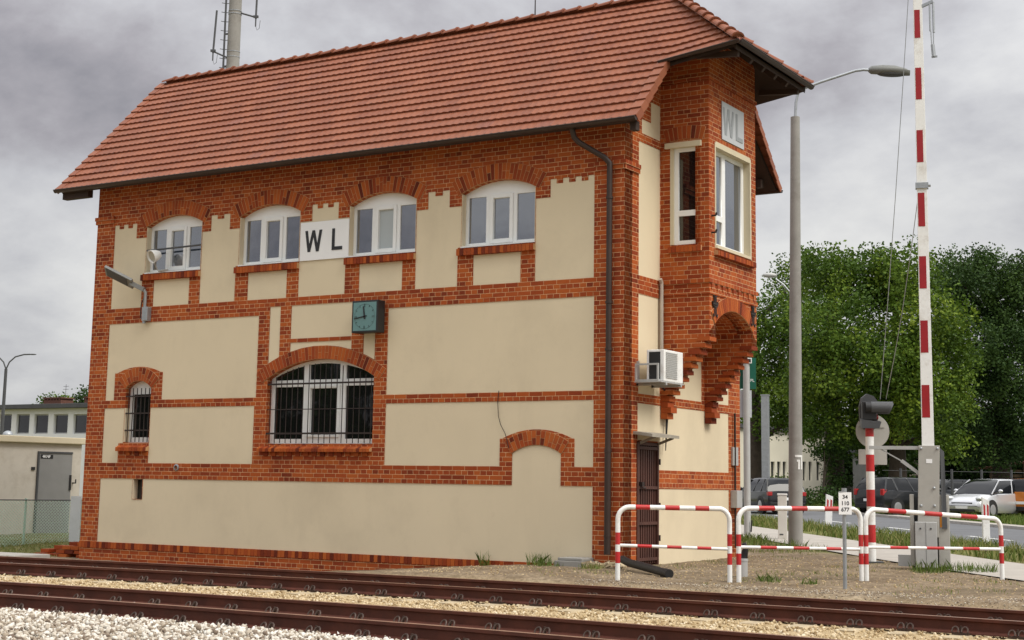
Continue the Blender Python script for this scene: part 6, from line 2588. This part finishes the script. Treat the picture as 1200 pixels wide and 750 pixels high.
# mesh fence
FA, FB = pt(-40, 627, 34.6), pt(94, 629, 36.4)
za, zb_ = hz(FA[0], FA[1]), hz(FB[0], FB[1])
ff_ = thing('mesh_fence', (float(FA[0]), float(FA[1]), za), 'green chain link fence in front of the beige shed', 'fence', math.atan2(FB[1] - FA[1], FB[0] - FA[0]))
ln = math.hypot(FB[0] - FA[0], FB[1] - FA[1])
MT['fencegreen'] = simple('green_coated_wire', (0.52, 0.70, 0.60), 0.5, var=0.1)
hF = 1.12
m_ = MB()
sp = 0.075
n = int((ln + hF) / sp)
for i in range(n):
    for sgn in (1, -1):
        x0 = i * sp - (hF if sgn > 0 else 0)
        a, b = (x0, 0.02), (x0 + sgn * hF, hF)
        # clip to the panel
        pts2 = []
        for (xa_, za_), (xb_, zb2) in ((a, b),):
            t0, t1 = 0.0, 1.0
            dx = xb_ - xa_
            for lim, sg_ in ((0, 1), (ln, -1)):
                num = (lim - xa_) * sg_
                den_ = dx * sg_
                if den_ > 0:
                    t0 = max(t0, num / den_)
                elif den_ < 0:
                    t1 = min(t1, num / den_)
            if t1 > t0:
                pts2 = [(xa_ + dx * t, za_ + (zb2 - za_) * t) for t in (t0, t1)]
        if pts2:
            m_.bar((pts2[0][0], sgn * 0.004, pts2[0][1]), (pts2[1][0], sgn * 0.004, pts2[1][1]), 0.009, 0.009, up=(0, 1, 0))
m_.build('wire_mesh', 'fencegreen', ff_, recalc=False)
for x in (0.0, ln * 0.5, ln):
    m_ = MB()
    m_.tube([(x, 0.04, -0.3), (x, 0.04, hF + 0.04)], 0.03, 8)
    m_.build('post', 'fencegreen', ff_)
m_ = MB()
m_.tube([(0, 0.0, hF), (ln, 0.0, hF)], 0.014, 6)
m_.build('top_wire', 'darkgrey', ff_)
q = pt(87, 627, 36.0)
m_ = MB()
m_.box(-0.12, 0.12, -0.04, 0.04, -0.3, 1.08)
o = m_.build('fence_panel', simple('pale_blue_paint', (0.74, 0.80, 0.83), 0.6, var=0.08, dirt=(0.35, 0.36, 0.34), dirt_amt=0.5))
o.location = (float(q[0]), float(q[1]), hz(q[0], q[1]))
o.rotation_euler = (0, 0, math.radians(31.8))
tag(o, 'narrow pale blue panel at the end of the chain link fence', 'panel')
# remains of brick steps and a slab beside the left corner
m_ = MB()
for i in range(5):
    for j in range(9):
        x = -14.75 + j * 0.255 + (0.12 if i % 2 else 0)
        if x < -14.75 + i * 0.28 - 0.1 or random.random() < 0.10:
            continue
        z = -0.46 + i * 0.085
        m_.box(x, x + 0.24, 0.20 + i * 0.05 + random.uniform(-0.02, 0.02), 0.62, z, z + 0.072)
bst = m_.build('brick_steps', 'brickunit')
tag(bst, 'crumbling low brick wall at the left foot of the signal box', 'wall')
m_ = MB()
m_.hexa([(-16.6, -1.35, -0.40), (-13.6, -0.95, -0.40), (-13.3, -0.25, -0.40), (-16.4, -0.60, -0.40), (-16.6, -1.35, -0.30), (-13.6, -0.95, -0.30), (-13.3, -0.25, -0.28), (-16.4, -0.60, -0.28)])
tag(m_.build('concrete_slab', 'kerb', bevel=0.02), 'pale concrete slab in the grass at the left edge', 'slab')

# street lamp at the left edge
q = pt(-7, 640, 60)
fl2 = thing('street_lamp', (float(q[0]), float(q[1]), hz(q[0], q[1])), 'slim grey street lamp with two curved arms at the left edge', 'street lamp', math.radians(31.8))
b0 = hz(q[0], q[1])
zt2 = float(pt(1, 430, 60)[2]) - b0
m_ = MB()
m_.tube([(0, 0, -0.3), (0.02, 0, zt2)], [0.09, 0.06], 10)
m_.build('pole', 'darkgrey', fl2)
for s_ in (1, -1):
    m_ = MB()
    m_.tube([(0.02, 0, zt2 - 0.02), (0.02 + s_ * 0.12, 0, zt2 + 0.28), (0.02 + s_ * 0.35, 0, zt2 + 0.50), (0.02 + s_ * 0.7, 0, zt2 + 0.60), (0.02 + s_ * 0.95, 0, zt2 + 0.61)], 0.03, 8)
    m_.build('arm', 'darkgrey', fl2)
    m_ = MB()
    m_.ell((0.02 + s_ * 1.05, 0, zt2 + 0.61), (0.16, 0.07, 0.03), 8)
    m_.build('lamp_head', 'darkgrey', fl2, smooth=True)

# concrete mast with ladder and aerials behind the roof
q = pt(272.5, 84, 47)
b0 = hz(q[0], q[1])
ms = thing('radio_mast', (float(q[0]), float(q[1]), b0), 'concrete radio mast with ladder and rod aerials behind the roof', 'mast', math.radians(31.8))
zz = float(q[2]) - b0
m_ = MB()
m_.tube([(0, 0, -0.3), (0, 0, zz), (0, 0, zz + 5)], [0.27, 0.205, 0.19], 20)
m_.build('pole', 'concrete', ms, smooth=True)
m_ = MB()
m_.tube([(-0.29, -0.05, 2), (-0.29, -0.05, zz + 4)], 0.032, 8)
for i in range(36):
    z = zz - 8 + i * 0.30
    m_.tube([(-0.42, -0.05, z + 0.02), (-0.29, -0.05, z), (-0.18, -0.05, z)], 0.012, 5)
for z in (zz - 3, zz + 0.15, zz + 1.2, zz + 2.4):
    m_.bar((-0.29, -0.05, z), (-0.1, 0, z + 0.03), 0.05)
m_.build('ladder', 'darkgrey', ms)
m_ = MB()
for z in (zz + 0.45, zz + 0.62, zz + 1.85, zz + 1.95):
    m_.tube([(0, 0, z), (0, 0, z + 0.02)], 0.212, 20)
m_.build('strap', 'galv', ms)
for (x, za_, zb2, zc_) in ((-0.62, 0.62, 1.95, 0.42), (0.68, 1.75, 4.2, 1.45)):
    m_ = MB()
    m_.tube([(x, -0.1, zz + za_ - 0.05), (x + (0.06 if x < 0 else 0.03), -0.1, zz + zb2)], 0.032, 8)
    m_.tube([(x, -0.1, zz + za_ - 0.3), (x, -0.1, zz + za_ - 0.05)], 0.022, 8)
    s_ = 1 if x > 0 else -1
    m_.tube([(0.12 * s_, 0, zz + za_ + 0.18 * (1 if s_ > 0 else -1) - (0.0 if s_ > 0 else 0.02)), (x, -0.1, zz + za_)], 0.028, 7)
    m_.bar((x - 0.08, -0.1, zz + za_ + 0.02), (x + 0.08, -0.1, zz + za_ + 0.02), 0.07)
    m_.tube([(x, -0.1, zz + za_ - 0.28), (x + 0.05, -0.1, zz + za_ - 0.42), (x + 0.12, -0.1, zz + za_ - 0.36), (x + 0.14, -0.1, zz + za_ - 0.1)], 0.008, 5)
    m_.build('aerial', 'darkgrey', ms)
